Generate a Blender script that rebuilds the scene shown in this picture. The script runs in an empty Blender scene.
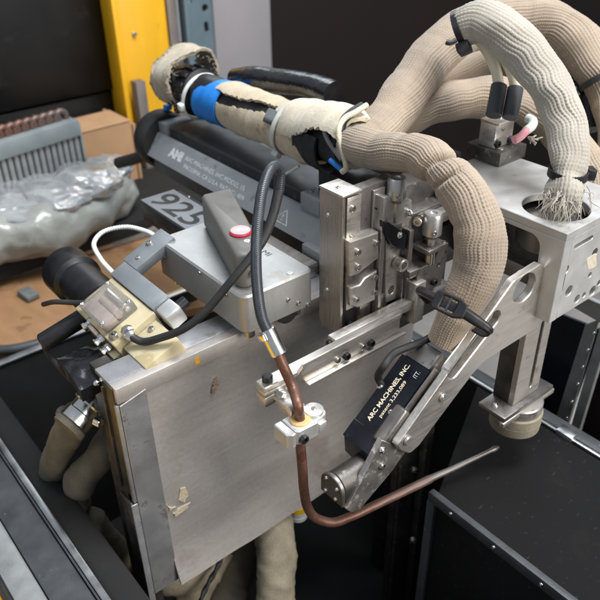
import bpy, bmesh, math, random
import numpy as np
from mathutils import Vector, Matrix, geometry
random.seed(7); rng = np.random.default_rng(7)
S = 0.01                       # everything below is written in centimetres
sc = bpy.context.scene
COL = sc.collection

# ------------------------------------------------------------------ camera
cam = bpy.data.cameras.new('camera'); camo = bpy.data.objects.new('camera', cam); COL.objects.link(camo)
cam.sensor_width = 36; cam.lens = 43.76; cam.clip_start = 0.02; cam.clip_end = 50
r0 = Vector((0.63544, 0.77207, -0.01105)); r1 = Vector((0.41028, -0.34973, -0.84224)); r2 = Vector((-0.65413, 0.53066, -0.53899))
camo.matrix_world = Matrix(((r0.x, -r1.x, -r2.x, 0.3522), (r0.y, -r1.y, -r2.y, -0.2354), (r0.z, -r1.z, -r2.z, 0.2685), (0, 0, 0, 1)))
cam.dof.use_dof = True; cam.dof.focus_distance = 0.50; cam.dof.aperture_fstop = 11
sc.camera = camo
# ------------------------------------------------------------------ light: a workshop lit by large soft roof lights
w = bpy.data.worlds.new('World'); sc.world = w; w.use_nodes = True
w.node_tree.nodes['Background'].inputs[0].default_value = (0.80, 0.90, 1.0, 1); w.node_tree.nodes['Background'].inputs[1].default_value = 0.30
def area(name, loc, target, size, power, col, sy=None):
    l = bpy.data.lights.new(name, 'AREA'); o = bpy.data.objects.new(name, l); COL.objects.link(o)
    l.shape = 'RECTANGLE'; l.size = size; l.size_y = sy or size; l.energy = power; l.color = col
    o.location = loc; o.rotation_euler = (Vector(target) - Vector(loc)).to_track_quat('-Z', 'Y').to_euler()
    return o
area('roof_light', (0.30, 0.40, 1.6), (0.0, 0.05, 0), 0.55, 40, (0.97, 0.98, 1.0), 0.9)
area('doorway_light', (1.7, 0.5, 0.75), (0.0, 0.1, -0.05), 0.9, 30, (1.0, 0.94, 0.86), 1.1)
area('high_window', (-1.7, 1.4, 1.45), (0.0, 0.1, 0), 1.7, 15, (0.88, 0.95, 1.0), 0.9)
area('fill_light', (-0.3, -1.7, 1.1), (-0.1, 0, -0.1), 0.8, 4, (0.88, 0.94, 1.0), 0.8)  # added weak fill lamp from the left, no window behind it
sc.view_settings.view_transform = 'Standard'; sc.view_settings.look = 'None'
sc.view_settings.exposure = 0.35; sc.view_settings.gamma = 1.0
sc.render.engine = 'CYCLES'; sc.cycles.max_bounces = 8

# ------------------------------------------------------------------ materials
MT = {}
def mat(name, col, rough=.5, metal=0., var=.12, vs=60, stretch=(1, 1, 1), bump=0., bs=600, rv=.08, spots=None, spot_s=90, spot_t=.62,
        coat=0., trans=0., sss=0., ior=1.45, spec=.5, scratch=0., sheen=0., alpha=1., bd=.0006, fine=None, streak=None, scr=None):
    m = bpy.data.materials.new(name); m.use_nodes = True; nt = m.node_tree; N = nt.nodes; L = nt.links
    b = N['Principled BSDF']; b.inputs['Metallic'].default_value = metal
    b.inputs['Coat Weight'].default_value = coat; b.inputs['Transmission Weight'].default_value = trans
    b.inputs['IOR'].default_value = ior; b.inputs['Specular IOR Level'].default_value = spec
    b.inputs['Sheen Weight'].default_value = sheen; b.inputs['Alpha'].default_value = alpha
    if sss:
        b.inputs['Subsurface Weight'].default_value = sss; b.inputs['Subsurface Radius'].default_value = (.01, .008, .004); b.inputs['Subsurface Scale'].default_value = .6
    tc = N.new('ShaderNodeTexCoord'); mp = N.new('ShaderNodeMapping'); mp.inputs['Scale'].default_value = stretch
    L.new(tc.outputs['Object'], mp.inputs[0])
    n1 = N.new('ShaderNodeTexNoise'); n1.inputs['Scale'].default_value = vs; n1.inputs['Detail'].default_value = 6; L.new(mp.outputs[0], n1.inputs['Vector'])
    rp = N.new('ShaderNodeValToRGB'); rp.color_ramp.elements[0].position = .3; rp.color_ramp.elements[1].position = .7
    rp.color_ramp.elements[0].color = tuple(c * (1 - var) for c in col) + (1,); rp.color_ramp.elements[1].color = tuple(min(1, c * (1 + var)) for c in col) + (1,)
    L.new(n1.outputs[0], rp.inputs[0]); cout = rp.outputs[0]
    if spots:
        n2 = N.new('ShaderNodeTexNoise'); n2.inputs['Scale'].default_value = spot_s; n2.inputs['Detail'].default_value = 4; n2.inputs['Roughness'].default_value = .6
        L.new(tc.outputs['Object'], n2.inputs['Vector'])
        r2_ = N.new('ShaderNodeMapRange'); r2_.inputs[1].default_value = spot_t; r2_.inputs[2].default_value = spot_t + .06; L.new(n2.outputs[0], r2_.inputs[0])
        mx = N.new('ShaderNodeMix'); mx.data_type = 'RGBA'; L.new(r2_.outputs[0], mx.inputs['Factor']); L.new(cout, mx.inputs['A']); mx.inputs['B'].default_value = tuple(spots) + (1,)
        cout = mx.outputs['Result']
    if fine:
        n4 = N.new('ShaderNodeTexNoise'); n4.inputs['Scale'].default_value = fine[0]; n4.inputs['Detail'].default_value = 3; L.new(tc.outputs['Object'], n4.inputs['Vector'])
        m4 = N.new('ShaderNodeMapRange'); m4.inputs[1].default_value = .3; m4.inputs[2].default_value = .7; m4.inputs[3].default_value = 1 - fine[1]; m4.inputs[4].default_value = 1 + fine[1]; L.new(n4.outputs[0], m4.inputs[0])
        mm = N.new('ShaderNodeMix'); mm.data_type = 'RGBA'; mm.blend_type = 'MULTIPLY'; mm.inputs['Factor'].default_value = 1; L.new(cout, mm.inputs['A']); L.new(m4.outputs[0], mm.inputs['B']); cout = mm.outputs['Result']
    if streak:
        mp5 = N.new('ShaderNodeMapping'); mp5.inputs['Scale'].default_value = streak[2]; L.new(tc.outputs['Object'], mp5.inputs[0])
        n5 = N.new('ShaderNodeTexNoise'); n5.inputs['Scale'].default_value = streak[0]; n5.inputs['Detail'].default_value = 4; n5.inputs['Roughness'].default_value = .65; L.new(mp5.outputs[0], n5.inputs['Vector'])
        m5 = N.new('ShaderNodeMapRange'); m5.inputs[1].default_value = .32; m5.inputs[2].default_value = .68; m5.inputs[3].default_value = 1 - streak[1]; m5.inputs[4].default_value = 1 + streak[1]; L.new(n5.outputs[0], m5.inputs[0])
        mm5 = N.new('ShaderNodeMix'); mm5.data_type = 'RGBA'; mm5.blend_type = 'MULTIPLY'; mm5.inputs['Factor'].default_value = 1; L.new(cout, mm5.inputs['A']); L.new(m5.outputs[0], mm5.inputs['B']); cout = mm5.outputs['Result']
    if scr:                                             # thin light scratches in two directions
        for rot, amt in ((.55, scr[1]), (-.95, scr[1] * .7)):
            mp6 = N.new('ShaderNodeMapping'); mp6.inputs['Rotation'].default_value = (rot, 0, 0); L.new(tc.outputs['Object'], mp6.inputs[0])
            mp7 = N.new('ShaderNodeMapping'); mp7.inputs['Scale'].default_value = (1, .035, 1); L.new(mp6.outputs[0], mp7.inputs[0])
            n6 = N.new('ShaderNodeTexNoise'); n6.inputs['Scale'].default_value = scr[0]; n6.inputs['Detail'].default_value = 2; L.new(mp7.outputs[0], n6.inputs['Vector'])
            m6 = N.new('ShaderNodeMapRange'); m6.inputs[1].default_value = .685; m6.inputs[2].default_value = .72; m6.inputs[4].default_value = amt; L.new(n6.outputs[0], m6.inputs[0])
            mm6 = N.new('ShaderNodeMix'); mm6.data_type = 'RGBA'; L.new(m6.outputs[0], mm6.inputs['Factor']); L.new(cout, mm6.inputs['A']); mm6.inputs['B'].default_value = tuple(scr[2]) + (1,); cout = mm6.outputs['Result']
    L.new(cout, b.inputs['Base Color'])
    mr = N.new('ShaderNodeMapRange'); mr.inputs[1].default_value = .3; mr.inputs[2].default_value = .7; mr.inputs[3].default_value = max(.02, rough - rv); mr.inputs[4].default_value = min(1, rough + rv)
    L.new(n1.outputs[0], mr.inputs[0]); L.new(mr.outputs[0], b.inputs['Roughness'])
    if bump:
        n3 = N.new('ShaderNodeTexNoise'); n3.inputs['Scale'].default_value = bs; n3.inputs['Detail'].default_value = 5; L.new(mp.outputs[0], n3.inputs['Vector'])
        bp = N.new('ShaderNodeBump'); bp.inputs['Strength'].default_value = bump; bp.inputs['Distance'].default_value = bd; L.new(n3.outputs[0], bp.inputs['Height'])
        L.new(bp.outputs[0], b.inputs['Normal'])
    MT[name] = m; return m
mat('steel', (.56, .53, .49), .33, .82, .10, 60, (1, 1, 8), .12, 900, spots=(.36, .32, .28), spot_s=70, spot_t=.62)
mat('steel_v', (.42, .395, .375), .30, .85, .12, 80, (14, 14, .6), .15, 1200, spots=(.34, .31, .30), spot_s=50, spot_t=.6)
mat('steel_y', (.63, .595, .555), .33, .82, .07, 60, (6, .8, 6), .06, 900, spots=(.50, .45, .40), spot_s=70, spot_t=.62)
mat('flaked', (.30, .285, .27), .42, .8, .15, 90, bump=.15, spots=(.62, .60, .56), spot_s=260, spot_t=.55)
mat('steel_bright', (.74, .73, .72), .2, 1, .06, 100, bump=.05)
mat('steel_dark', (.22, .205, .195), .38, .85, .14, 70, bump=.1, spots=(.15, .14, .13), spot_s=90, spot_t=.58)
mat('knob_steel', (.45, .45, .44), .38, .85, .06, 80, bump=.1)
mat('satin_alu', (.70, .70, .69), .38, .75, .05, 60, bump=.06, bs=1800, spots=(.50, .49, .47), spot_s=45, spot_t=.64)
mat('screw_steel', (.50, .47, .44), .3, 1, .12, 300, bump=.1)
mat('screw_black', (.05, .05, .055), .35, .8, .2, 300)
mat('tank_steel', (.43, .405, .385), .34, .4, .08, 12, (1, .6, 1), .12, 400, rv=.12, spots=(.375, .335, .312), spot_s=14, spot_t=.58, fine=(300, .06), streak=(120, .07, (1, .12, 2.2)), scr=(330, .22, (.54, .52, .50)))
mat('tank_edge', (.38, .385, .40), .4, .7, .12, 40, bump=.2, spots=(.27, .26, .26), spot_s=60, spot_t=.6)
mat('tank_dark', (.10, .095, .09), .45, .8, .3, 60, bump=.25, spots=(.25, .23, .21), spot_s=160, spot_t=.62)
mat('box_grey', (.37, .37, .365), .40, .6, .07, 30, bump=.12, bs=2600, spots=(.35, .335, .31), spot_s=38, spot_t=.62, fine=(900, .05), streak=(60, .05, (1, 3, .6)))
mat('lever_grey', (.165, .16, .147), .46, .25, .06, 60, bump=.1, bs=2500)
mat('rail_grey', (.215, .23, .245), .5, .1, .08, 50, bump=.15, bs=2000, spots=(.15, .16, .17), spot_s=60, spot_t=.63)
mat('rail_dark', (.030, .030, .034), .42, .1, .2, 60, bump=.2, bs=900, spots=(.07, .07, .075), spot_s=120, spot_t=.62)
mat('print_white', (.62, .64, .66), .6, 0, .1, 500, spots=(.30, .32, .34), spot_s=500, spot_t=.54)
mat('print_gold', (.80, .68, .50), .5, 0, .08, 500)
mat('print_black', (.014, .014, .016), .5, spots=(.10, .105, .11), spot_s=300, spot_t=.66)
mat('tag_plate', (.17, .182, .195), .5, .1, .08, 80, bump=.1)
mat('black_anod', (.0045, .0055, .011), .34, 0, .2, 80, bump=.08, spots=(.014, .015, .02), spot_s=130, spot_t=.66)
mat('black_plastic', (.010, .010, .012), .4, 0, .2, 100, bump=.1)
mat('black_rubber', (.016, .016, .017), .62, 0, .2, 100, bump=.3, bs=500)
mat('felt', (.010, .010, .0105), .9, 0, .3, 30, bump=.3, bs=1500, spots=(.018, .018, .0175), spot_s=60, spot_t=.66)
mat('black_film', (.010, .010, .012), .22, 0, .2, 100, bump=.7, bs=70, coat=.3, bd=.003)
mat('white_plastic', (.72, .74, .72), .4, 0, .04, 100, bump=.1, sss=.1)
mat('natural_nylon', (.52, .53, .50), .35, 0, .05, 100, sss=.2)
mat('leather', (.44, .365, .255), .85, 0, .14, 60, bump=.6, bs=450, sheen=.3, spots=(.32, .24, .15), spot_s=45, spot_t=.6, fine=(900, .12))
mat('leather_pale', (.50, .445, .34), .88, 0, .12, 70, bump=.6, bs=350, sheen=.4, fine=(900, .12))
mat('canvas', (.36, .31, .225), .95, 0, .2, 120, bump=.9, bs=700, sheen=.4, fine=(1500, .2), bd=.001)
mat('blue_tape', (.012, .19, .62), .55, 0, .08, 60, bump=.4, bs=500)
mat('copper', (.165, .085, .062), .46, .5, .2, 70, (1, 1, .5), .15, 900, spots=(.13, .06, .045), spot_s=60, spot_t=.57, fine=(500, .15))
def heat_tint(m, col, y0, y1):
    nt = m.node_tree; N = nt.nodes; L = nt.links; b = N['Principled BSDF']; src = b.inputs['Base Color'].links[0].from_socket
    g = N.new('ShaderNodeNewGeometry'); sx = N.new('ShaderNodeSeparateXYZ'); L.new(g.outputs['Position'], sx.inputs[0])
    r = N.new('ShaderNodeMapRange'); r.inputs[1].default_value = y0; r.inputs[2].default_value = y1; L.new(sx.outputs['Y'], r.inputs[0])
    mx = N.new('ShaderNodeMix'); mx.data_type = 'RGBA'; L.new(r.outputs[0], mx.inputs['Factor']); L.new(src, mx.inputs['A']); mx.inputs['B'].default_value = tuple(col) + (1,); L.new(mx.outputs['Result'], b.inputs['Base Color'])
heat_tint(MT['copper'], (.15, .118, .108), .03, .125)
mat('wire_steel', (.16, .148, .14), .45, .7, .1, 80)
mat('nylon_yellow', (.55, .38, .17), .4, 0, .06, 100, sss=.2)
mat('amber_plastic', (.50, .44, .29), .36, 0, .16, 40, sss=.4, spots=(.42, .35, .20), spot_s=35, spot_t=.55, bump=.08, coat=.2)
mat('clear_plastic', (.92, .90, .86), .12, 0, .02, 100, trans=.9, bump=.1, bs=300)
mat('pink_part', (.42, .34, .32), .35, .2, .2, 120)
mat('bracket_grey', (.27, .29, .31), .42, .5, .06, 60, bump=.1, bs=1800)
mat('hose_grey', (.028, .033, .04), .34, 0, .12, 200)
mat('heat_shrink', (.045, .048, .055), .5, 0, .12, 100, bump=.1)
mat('tube_cream', (.60, .56, .44), .32, 0, .05, 80, sss=.15)
mat('button_pink', (.52, .40, .41), .35, 0, .06, 100)
mat('button_red', (.55, .02, .05), .3, 0, .05, 100)
mat('olive_shaded', (.115, .104, .079), .9, 0, .2, 60, bump=.5, bs=500, fine=(1200, .2))  # darker copy of olive_hose: shade over the left hoses put into the colour
mat('olive_hose', (.235, .207, .153), .9, 0, .2, 60, bump=.5, bs=500, fine=(1200, .2))
mat('alu_edge', (.55, .56, .57), .36, 1, .12, 60, bump=.15)
mat('edge_grey', (.06, .064, .07), .5, .3, .2, 60, bump=.2, spots=(.13, .13, .13), spot_s=150, spot_t=.66)
mat('frame_grey', (.30, .31, .31), .5, .6, .15, 60, bump=.2)
mat('paint_yellow', (.62, .33, .008), .42, 0, .08, 12, bump=.1, bs=200, spots=(.30, .16, .02), spot_s=60, spot_t=.70, streak=(20, .08, (1, 1, .15)))
mat('paint_bluegrey', (.085, .125, .15), .5, 0, .12, 20, bump=.1, bs=200)
mat('panel_grey', (.20, .19, .20), .6, 0, .06, 10, bump=.1, bs=200)
mat('trim_grey', (.16, .14, .13), .5, .4, .1, 30)
mat('dark_brown', (.0065, .0035, .0036), .75, 0, .3, 6, spec=.25)
mat('cabinet_black', (.005, .005, .0055), .4, 0, .2, 12, spots=(.012, .012, .013), spot_s=14, spot_t=.6)
mat('cardboard', (.40, .24, .13), .85, 0, .08, 30, bump=.2, bs=300)
mat('plywood', (.30, .165, .08), .6, 0, .10, 25, (1, 3, 1), .15, 200, spots=(.22, .115, .055), spot_s=30, spot_t=.6)
mat('radiator_grey', (.22, .255, .265), .55, .2, .1, 40, bump=.2)
mat('radiator_fin', (.24, .25, .255), .55, .3, .15, 60, bump=.2)
mat('bag_pale', (.25, .262, .245), .35, 0, .16, 30, bump=.35, bs=70, bd=.004, coat=.25, spots=(.31, .325, .31), spot_s=45, spot_t=.6)
mat('bag_clear', (.30, .315, .325), .22, 0, .22, 30, bump=.3, bs=45, bd=.004, coat=.4, trans=.35)
mat('stone_grey', (.13, .14, .13), .8, 0, .2, 100, bump=.5)
mat('residue', (.46, .39, .27), .75, 0, .25, 200, bump=.4, spots=(.40, .36, .31), spot_s=250, spot_t=.55)
mat('panel_black', (.0055, .0055, .006), .85, 0, .3, 14, bump=.2, bs=300, spots=(.008, .008, .008), spot_s=20, spot_t=.58, scr=(260, .35, (.035, .035, .036)), spec=.2)
mat('rust_mark', (.22, .155, .125), .7, 0, .3, 200, bump=.3)
mat('paint_orange', (.60, .30, .02), .5, 0, .1, 200)
mat('tape_tan', (.55, .50, .40), .6, 0, .1, 200)
mat('floor_dark', (.22, .21, .20), .7, 0, .3, 4)
mat('band_yellow', (.62, .36, .01), .45)
mat('band_grey', (.45, .48, .49), .5)
mat('pink_cable', (.62, .28, .32), .45); mat('mint_cable', (.45, .52, .48), .45)
def braid_mat(name, col, dark):
    m = mat(name, col, .82, 0, .12, 40, bump=.5, bs=1800, sheen=.25, fine=(1400, .16)); nt = m.node_tree; N = nt.nodes; L = nt.links
    # soot-stained patches along the sleeve
    b = N['Principled BSDF']; src = b.inputs['Base Color'].links[0].from_socket
    tc = N.new('ShaderNodeTexCoord'); n = N.new('ShaderNodeTexNoise'); n.inputs['Scale'].default_value = 22; n.inputs['Detail'].default_value = 5; L.new(tc.outputs['Object'], n.inputs['Vector'])
    r = N.new('ShaderNodeMapRange'); r.inputs[1].default_value = .48; r.inputs[2].default_value = .72; r.inputs[4].default_value = .55; L.new(n.outputs[0], r.inputs[0])
    mx = N.new('ShaderNodeMix'); mx.data_type = 'RGBA'; L.new(r.outputs[0], mx.inputs['Factor']); L.new(src, mx.inputs['A']); mx.inputs['B'].default_value = tuple(dark) + (1,)
    L.new(mx.outputs['Result'], b.inputs['Base Color'])
braid_mat('braid_tan', (.30, .24, .182), (.165, .127, .095))
braid_mat('braid_white', (.34, .313, .268), (.24, .21, .17))

# ------------------------------------------------------------------ object helpers
W0 = {}                        # world origin (cm) of every object, for parenting
def link(name, me, origin, parent):
    o = bpy.data.objects.new(name, me); COL.objects.link(o); W0[o.name] = Vector(origin)
    pw = Vector((0, 0, 0))
    if parent is not None:
        o.parent = parent; pw = W0[parent.name]
    o.location = (Vector(origin) - pw) * S
    return o
def tag(o, label=None, cat=None, group=None, kind=None):
    if label: o['label'] = label
    if cat: o['category'] = cat
    if group: o['group'] = group
    if kind: o['kind'] = kind
    return o
def thing(name, loc, label, cat, group=None):
    o = link(name, None, loc, None); o.empty_display_size = .01
    return tag(o, label, cat, group)
def mesh(name, verts, faces, m, parent=None, smooth=True, angle=35, origin=None):
    v = np.array(verts, dtype=np.float64)
    c = Vector(origin) if origin is not None else Vector(((v.min(0) + v.max(0)) / 2).tolist())
    me = bpy.data.meshes.new(name); me.from_pydata(((v - np.array(c)) * S).tolist(), [], faces); me.update()
    bm = bmesh.new(); bm.from_mesh(me); bmesh.ops.recalc_face_normals(bm, faces=bm.faces); bm.to_mesh(me); bm.free()
    finish(me, m, smooth, angle)
    return link(name, me, c, parent)
def finish(me, m, smooth=True, angle=35):
    me.materials.append(MT[m])
    if smooth:
        me.polygons.foreach_set('use_smooth', [True] * len(me.polygons))
        if angle: me.set_sharp_from_angle(angle=math.radians(angle))
def frm(o, ex, ey, ez): return (Vector(o), Vector(ex).normalized(), Vector(ey).normalized(), Vector(ez).normalized())
WORLD = frm((0, 0, 0), (1, 0, 0), (0, 1, 0), (0, 0, 1))
def fp(f, p): return f[0] + f[1] * p[0] + f[2] * p[1] + f[3] * p[2]
def box(name, xr, yr, zr, m, parent=None, bev=.08, seg=2, f=WORLD):
    bm = bmesh.new(); bmesh.ops.create_cube(bm, size=1)
    for v in bm.verts: v.co = Vector((xr[0] + (v.co.x + .5) * (xr[1] - xr[0]), yr[0] + (v.co.y + .5) * (yr[1] - yr[0]), zr[0] + (v.co.z + .5) * (zr[1] - zr[0])))
    if bev: bmesh.ops.bevel(bm, geom=bm.edges[:], offset=bev, segments=seg, affect='EDGES', profile=.5)
    vs = [fp(f, v.co) for v in bm.verts]; bm.verts.index_update(); fs = [[v.index for v in q.verts] for q in bm.faces]; bm.free()
    return mesh(name, [tuple(v) for v in vs], fs, m, parent)
def fillet(pts, rad, n=5):
    """round the corners of a 2-D polygon; rad is one radius or one per corner"""
    out = []; k = len(pts)
    for i in range(k):
        r = rad[i] if isinstance(rad, (list, tuple)) else rad
        p = np.array(pts[i], float); a = np.array(pts[i - 1], float) - p; b = np.array(pts[(i + 1) % k], float) - p
        la, lb = np.linalg.norm(a), np.linalg.norm(b)
        if r <= 0: out.append(tuple(p)); continue
        a /= la; b /= lb; ang = math.acos(max(-1, min(1, float(a @ b))))
        if ang > 3.05: out.append(tuple(p)); continue
        d = min(r / math.tan(ang / 2), la * .48, lb * .48); rr = d * math.tan(ang / 2)
        c = p + (a + b) / np.linalg.norm(a + b) * (rr / math.sin(ang / 2))
        s = p + a * d - c; e = p + b * d - c
        a0 = math.atan2(s[1], s[0]); a1 = math.atan2(e[1], e[0]); da = (a1 - a0 + math.pi) % (2 * math.pi) - math.pi
        for j in range(n + 1): t = a0 + da * j / n; out.append((c[0] + rr * math.cos(t), c[1] + rr * math.sin(t)))
    return out
def circ(c, r, n=28, sy=1.): return [(c[0] + r * math.cos(2 * math.pi * i / n), c[1] + r * sy * math.sin(2 * math.pi * i / n)) for i in range(n)]
def slot(a, b, r, n=10):
    a = np.array(a, float); b = np.array(b, float); t = math.atan2(*(b - a)[::-1]); out = []
    for i in range(n + 1): q = t - math.pi / 2 + math.pi * i / n; out.append((b[0] + r * math.cos(q), b[1] + r * math.sin(q)))
    for i in range(n + 1): q = t + math.pi / 2 + math.pi * i / n; out.append((a[0] + r * math.cos(q), a[1] + r * math.sin(q)))
    return out
def inset(loop, d):
    P = np.array(loop, float); k = len(P); out = []
    area2 = sum(P[i - 1][0] * P[i][1] - P[i][0] * P[i - 1][1] for i in range(k)); sg = 1 if area2 > 0 else -1
    for i in range(k):
        a = P[i] - P[i - 1]; b = P[(i + 1) % k] - P[i]; a = a / (np.linalg.norm(a) + 1e-9); b = b / (np.linalg.norm(b) + 1e-9)
        n1 = np.array((-a[1], a[0])) * sg; n2 = np.array((-b[1], b[0])) * sg; n = n1 + n2; n = n / max(1e-6, float(n @ n) ** .5)
        c = max(.5, float(n @ n1)); out.append(tuple(P[i] + n * d / c))
    return out
def prism(name, outer, holes, th, m, f, parent=None, bev=.05, angle=35):
    """plate with holes: outline in the frame's first two axes, front face at 0, body towards -third axis"""
    loops = [outer] + list(holes); V = []; F = []; idx = []
    for li, lp in enumerate(loops):
        ins = inset(lp, bev if li == 0 else -bev); k = len(lp); base = len(V)
        for ring, h in ((ins, 0), (lp, -bev), (lp, -(th - bev)), (ins, -th)):
            for p in ring: V.append(tuple(fp(f, (p[0], p[1], h))))
        for r in range(3):
            for i in range(k):
                j = (i + 1) % k; F.append([base + r * k + i, base + r * k + j, base + (r + 1) * k + j, base + (r + 1) * k + i])
        idx.append((base, k, ins))
    tri = geometry.tessellate_polygon([[Vector((p[0], p[1], 0)) for p in ins] for _, _, ins in idx])
    front = []; back = []
    for base, k, _ in idx:
        front += [base + i for i in range(k)]; back += [base + 3 * k + i for i in range(k)]
    for t in tri:
        F.append([front[i] for i in t]); F.append([back[i] for i in reversed(t)])
    return mesh(name, V, F, m, parent, angle=angle)
def FX(x): return frm((x, 0, 0), (0, 1, 0), (0, 0, 1), (1, 0, 0))     # plates facing +X: outline in (y, z)
def FY(y): return frm((0, y, 0), (1, 0, 0), (0, 0, 1), (0, -1, 0))    # plates facing -Y: outline in (x, z)
def FZ(z): return frm((0, 0, z), (1, 0, 0), (0, 1, 0), (0, 0, 1))     # plates facing +Z: outline in (x, y)
def yz(*p): return [(q[1], q[2]) for q in p]
def xz(*p): return [(q[0], q[2]) for q in p]
def xy(*p): return [(q[0], q[1]) for q in p]
def axis_frame(p0, d):
    d = Vector(d).normalized(); u = Vector((0, 0, 1)) if abs(d.z) < .9 else Vector((1, 0, 0)); a = u.cross(d).normalized(); return frm(p0, a, d.cross(a), d)
def lathe(name, prof, p0, d, m, parent=None, n=32, angle=35):
    f = axis_frame(p0, d); V = []; F = []
    for r, h in prof:
        for i in range(n): t = 2 * math.pi * i / n; V.append(tuple(fp(f, (r * math.cos(t), r * math.sin(t), h))))
    for k in range(len(prof) - 1):
        for i in range(n): j = (i + 1) % n; F.append([k * n + i, k * n + j, (k + 1) * n + j, (k + 1) * n + i])
    F.append(list(range(n))[::-1]); F.append([(len(prof) - 1) * n + i for i in range(n)])
    return mesh(name, V, F, m, parent, angle=angle)
def cyl(name, p0, p1, r, m, parent=None, bev=.06, n=32):
    L_ = (Vector(p1) - Vector(p0)).length; bev = min(bev, r * .4, L_ * .4)
    return lathe(name, [(r - bev, 0), (r, bev), (r, L_ - bev), (r - bev, L_)], p0, Vector(p1) - Vector(p0), m, parent, n)
def spline(pts, step):
    P = np.array(pts, float); P = np.vstack([2 * P[0] - P[1], P, 2 * P[-1] - P[-2]]); out = []
    k = P.shape[1]
    for i in range(1, len(P) - 2):
        p0, p1, p2, p3 = P[i - 1:i + 3]; n = max(2, int(np.linalg.norm((p2 - p1)[:3]) / step))
        d = [max(1e-4, np.linalg.norm((b - a)[:3]) ** .5) for a, b in ((p0, p1), (p1, p2), (p2, p3))]
        t0, t1 = 0, d[0]; t2 = t1 + d[1]; t3 = t2 + d[2]
        t = np.linspace(t1, t2, n, endpoint=False)[:, None]
        a1 = (t1 - t) / (t1 - t0) * p0 + (t - t0) / (t1 - t0) * p1; a2 = (t2 - t) / (t2 - t1) * p1 + (t - t1) / (t2 - t1) * p2; a3 = (t3 - t) / (t3 - t2) * p2 + (t - t2) / (t3 - t2) * p3
        b1 = (t2 - t) / (t2 - t0) * a1 + (t - t0) / (t2 - t0) * a2; b2 = (t3 - t) / (t3 - t1) * a2 + (t - t1) / (t3 - t1) * a3
        out.append((t2 - t) / (t2 - t1) * b1 + (t - t1) / (t2 - t1) * b2)
    out.append(P[-2][None]); return np.vstack(out)
def frames(C_, up=None):
    T = np.gradient(C_, axis=0); T /= np.linalg.norm(T, axis=1)[:, None]
    N_ = np.zeros_like(T); n = np.array(up if up is not None else (0, 0, 1.) if abs(T[0][2]) < .9 else (1., 0, 0), float)
    for i in range(len(T)):
        n = n - T[i] * (n @ T[i]); n /= np.linalg.norm(n); N_[i] = n
    return T, N_, np.cross(T, N_)
def grid_mesh(name, G, m, parent, wrap=True, caps=True, angle=None):
    """G: rings x segments x 3 array of points"""
    nr, ns = G.shape[:2]; V = G.reshape(-1, 3); c = (V.min(0) + V.max(0)) / 2
    me = bpy.data.meshes.new(name); ns_f = ns if wrap else ns - 1
    a = (np.arange(nr - 1)[:, None] * ns + np.arange(ns_f)[None]); b = (np.arange(nr - 1)[:, None] * ns + (np.arange(ns_f)[None] + 1) % ns)
    Q = np.stack([a, b, b + ns, a + ns], -1).reshape(-1, 4)
    lv = Q.reshape(-1).tolist(); ls = (np.arange(len(Q)) * 4).tolist(); lt = [4] * len(Q)
    if caps and wrap:
        ls += [len(lv)]; lv += list(range(ns))[::-1]; lt += [ns]; ls += [len(lv)]; lv += [(nr - 1) * ns + i for i in range(ns)]; lt += [ns]
    me.vertices.add(len(V)); me.vertices.foreach_set('co', ((V - c) * S).astype(np.float32).ravel())
    me.loops.add(len(lv)); me.loops.foreach_set('vertex_index', lv)
    me.polygons.add(len(ls)); me.polygons.foreach_set('loop_start', ls); me.polygons.foreach_set('loop_total', lt)
    me.update(calc_edges=True); me.validate(); finish(me, m, True, angle)
    return link(name, me, c, parent)
def tube(name, pts, r, m, parent=None, step=.25, ns=20, up=None, mod=None, caps=True, angle=60):
    """pts: points with an optional 4th value, the local radius factor; mod(theta, s) adds to the radius"""
    P = [tuple(p) + ((1.,) if len(p) == 3 else ()) for p in pts]; Q = spline(P, step); C_ = Q[:, :3]; rr = Q[:, 3] * r
    T, N_, B_ = frames(C_, up); s = np.concatenate([[0], np.cumsum(np.linalg.norm(np.diff(C_, axis=0), axis=1))])
    th = np.arange(ns) / ns * 2 * math.pi
    R = rr[:, None] * np.ones(ns)[None]
    if mod: R = R + mod(th[None, :], s[:, None])
    G = C_[:, None] + R[..., None] * (np.cos(th)[None, :, None] * N_[:, None] + np.sin(th)[None, :, None] * B_[:, None])
    return grid_mesh(name, G, m, parent, True, caps, angle)
def snoise(th, s, seed, k=6, ls=2.):
    """smooth periodic noise over a tube"""
    g = np.random.default_rng(seed); out = 0
    for i in range(k): out = out + g.normal() * np.cos(int(g.integers(0, 4)) * th + g.uniform(.3, 1.6) * 2 * math.pi / ls * s + g.uniform(0, 6.28))
    return out / math.sqrt(k)
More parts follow.
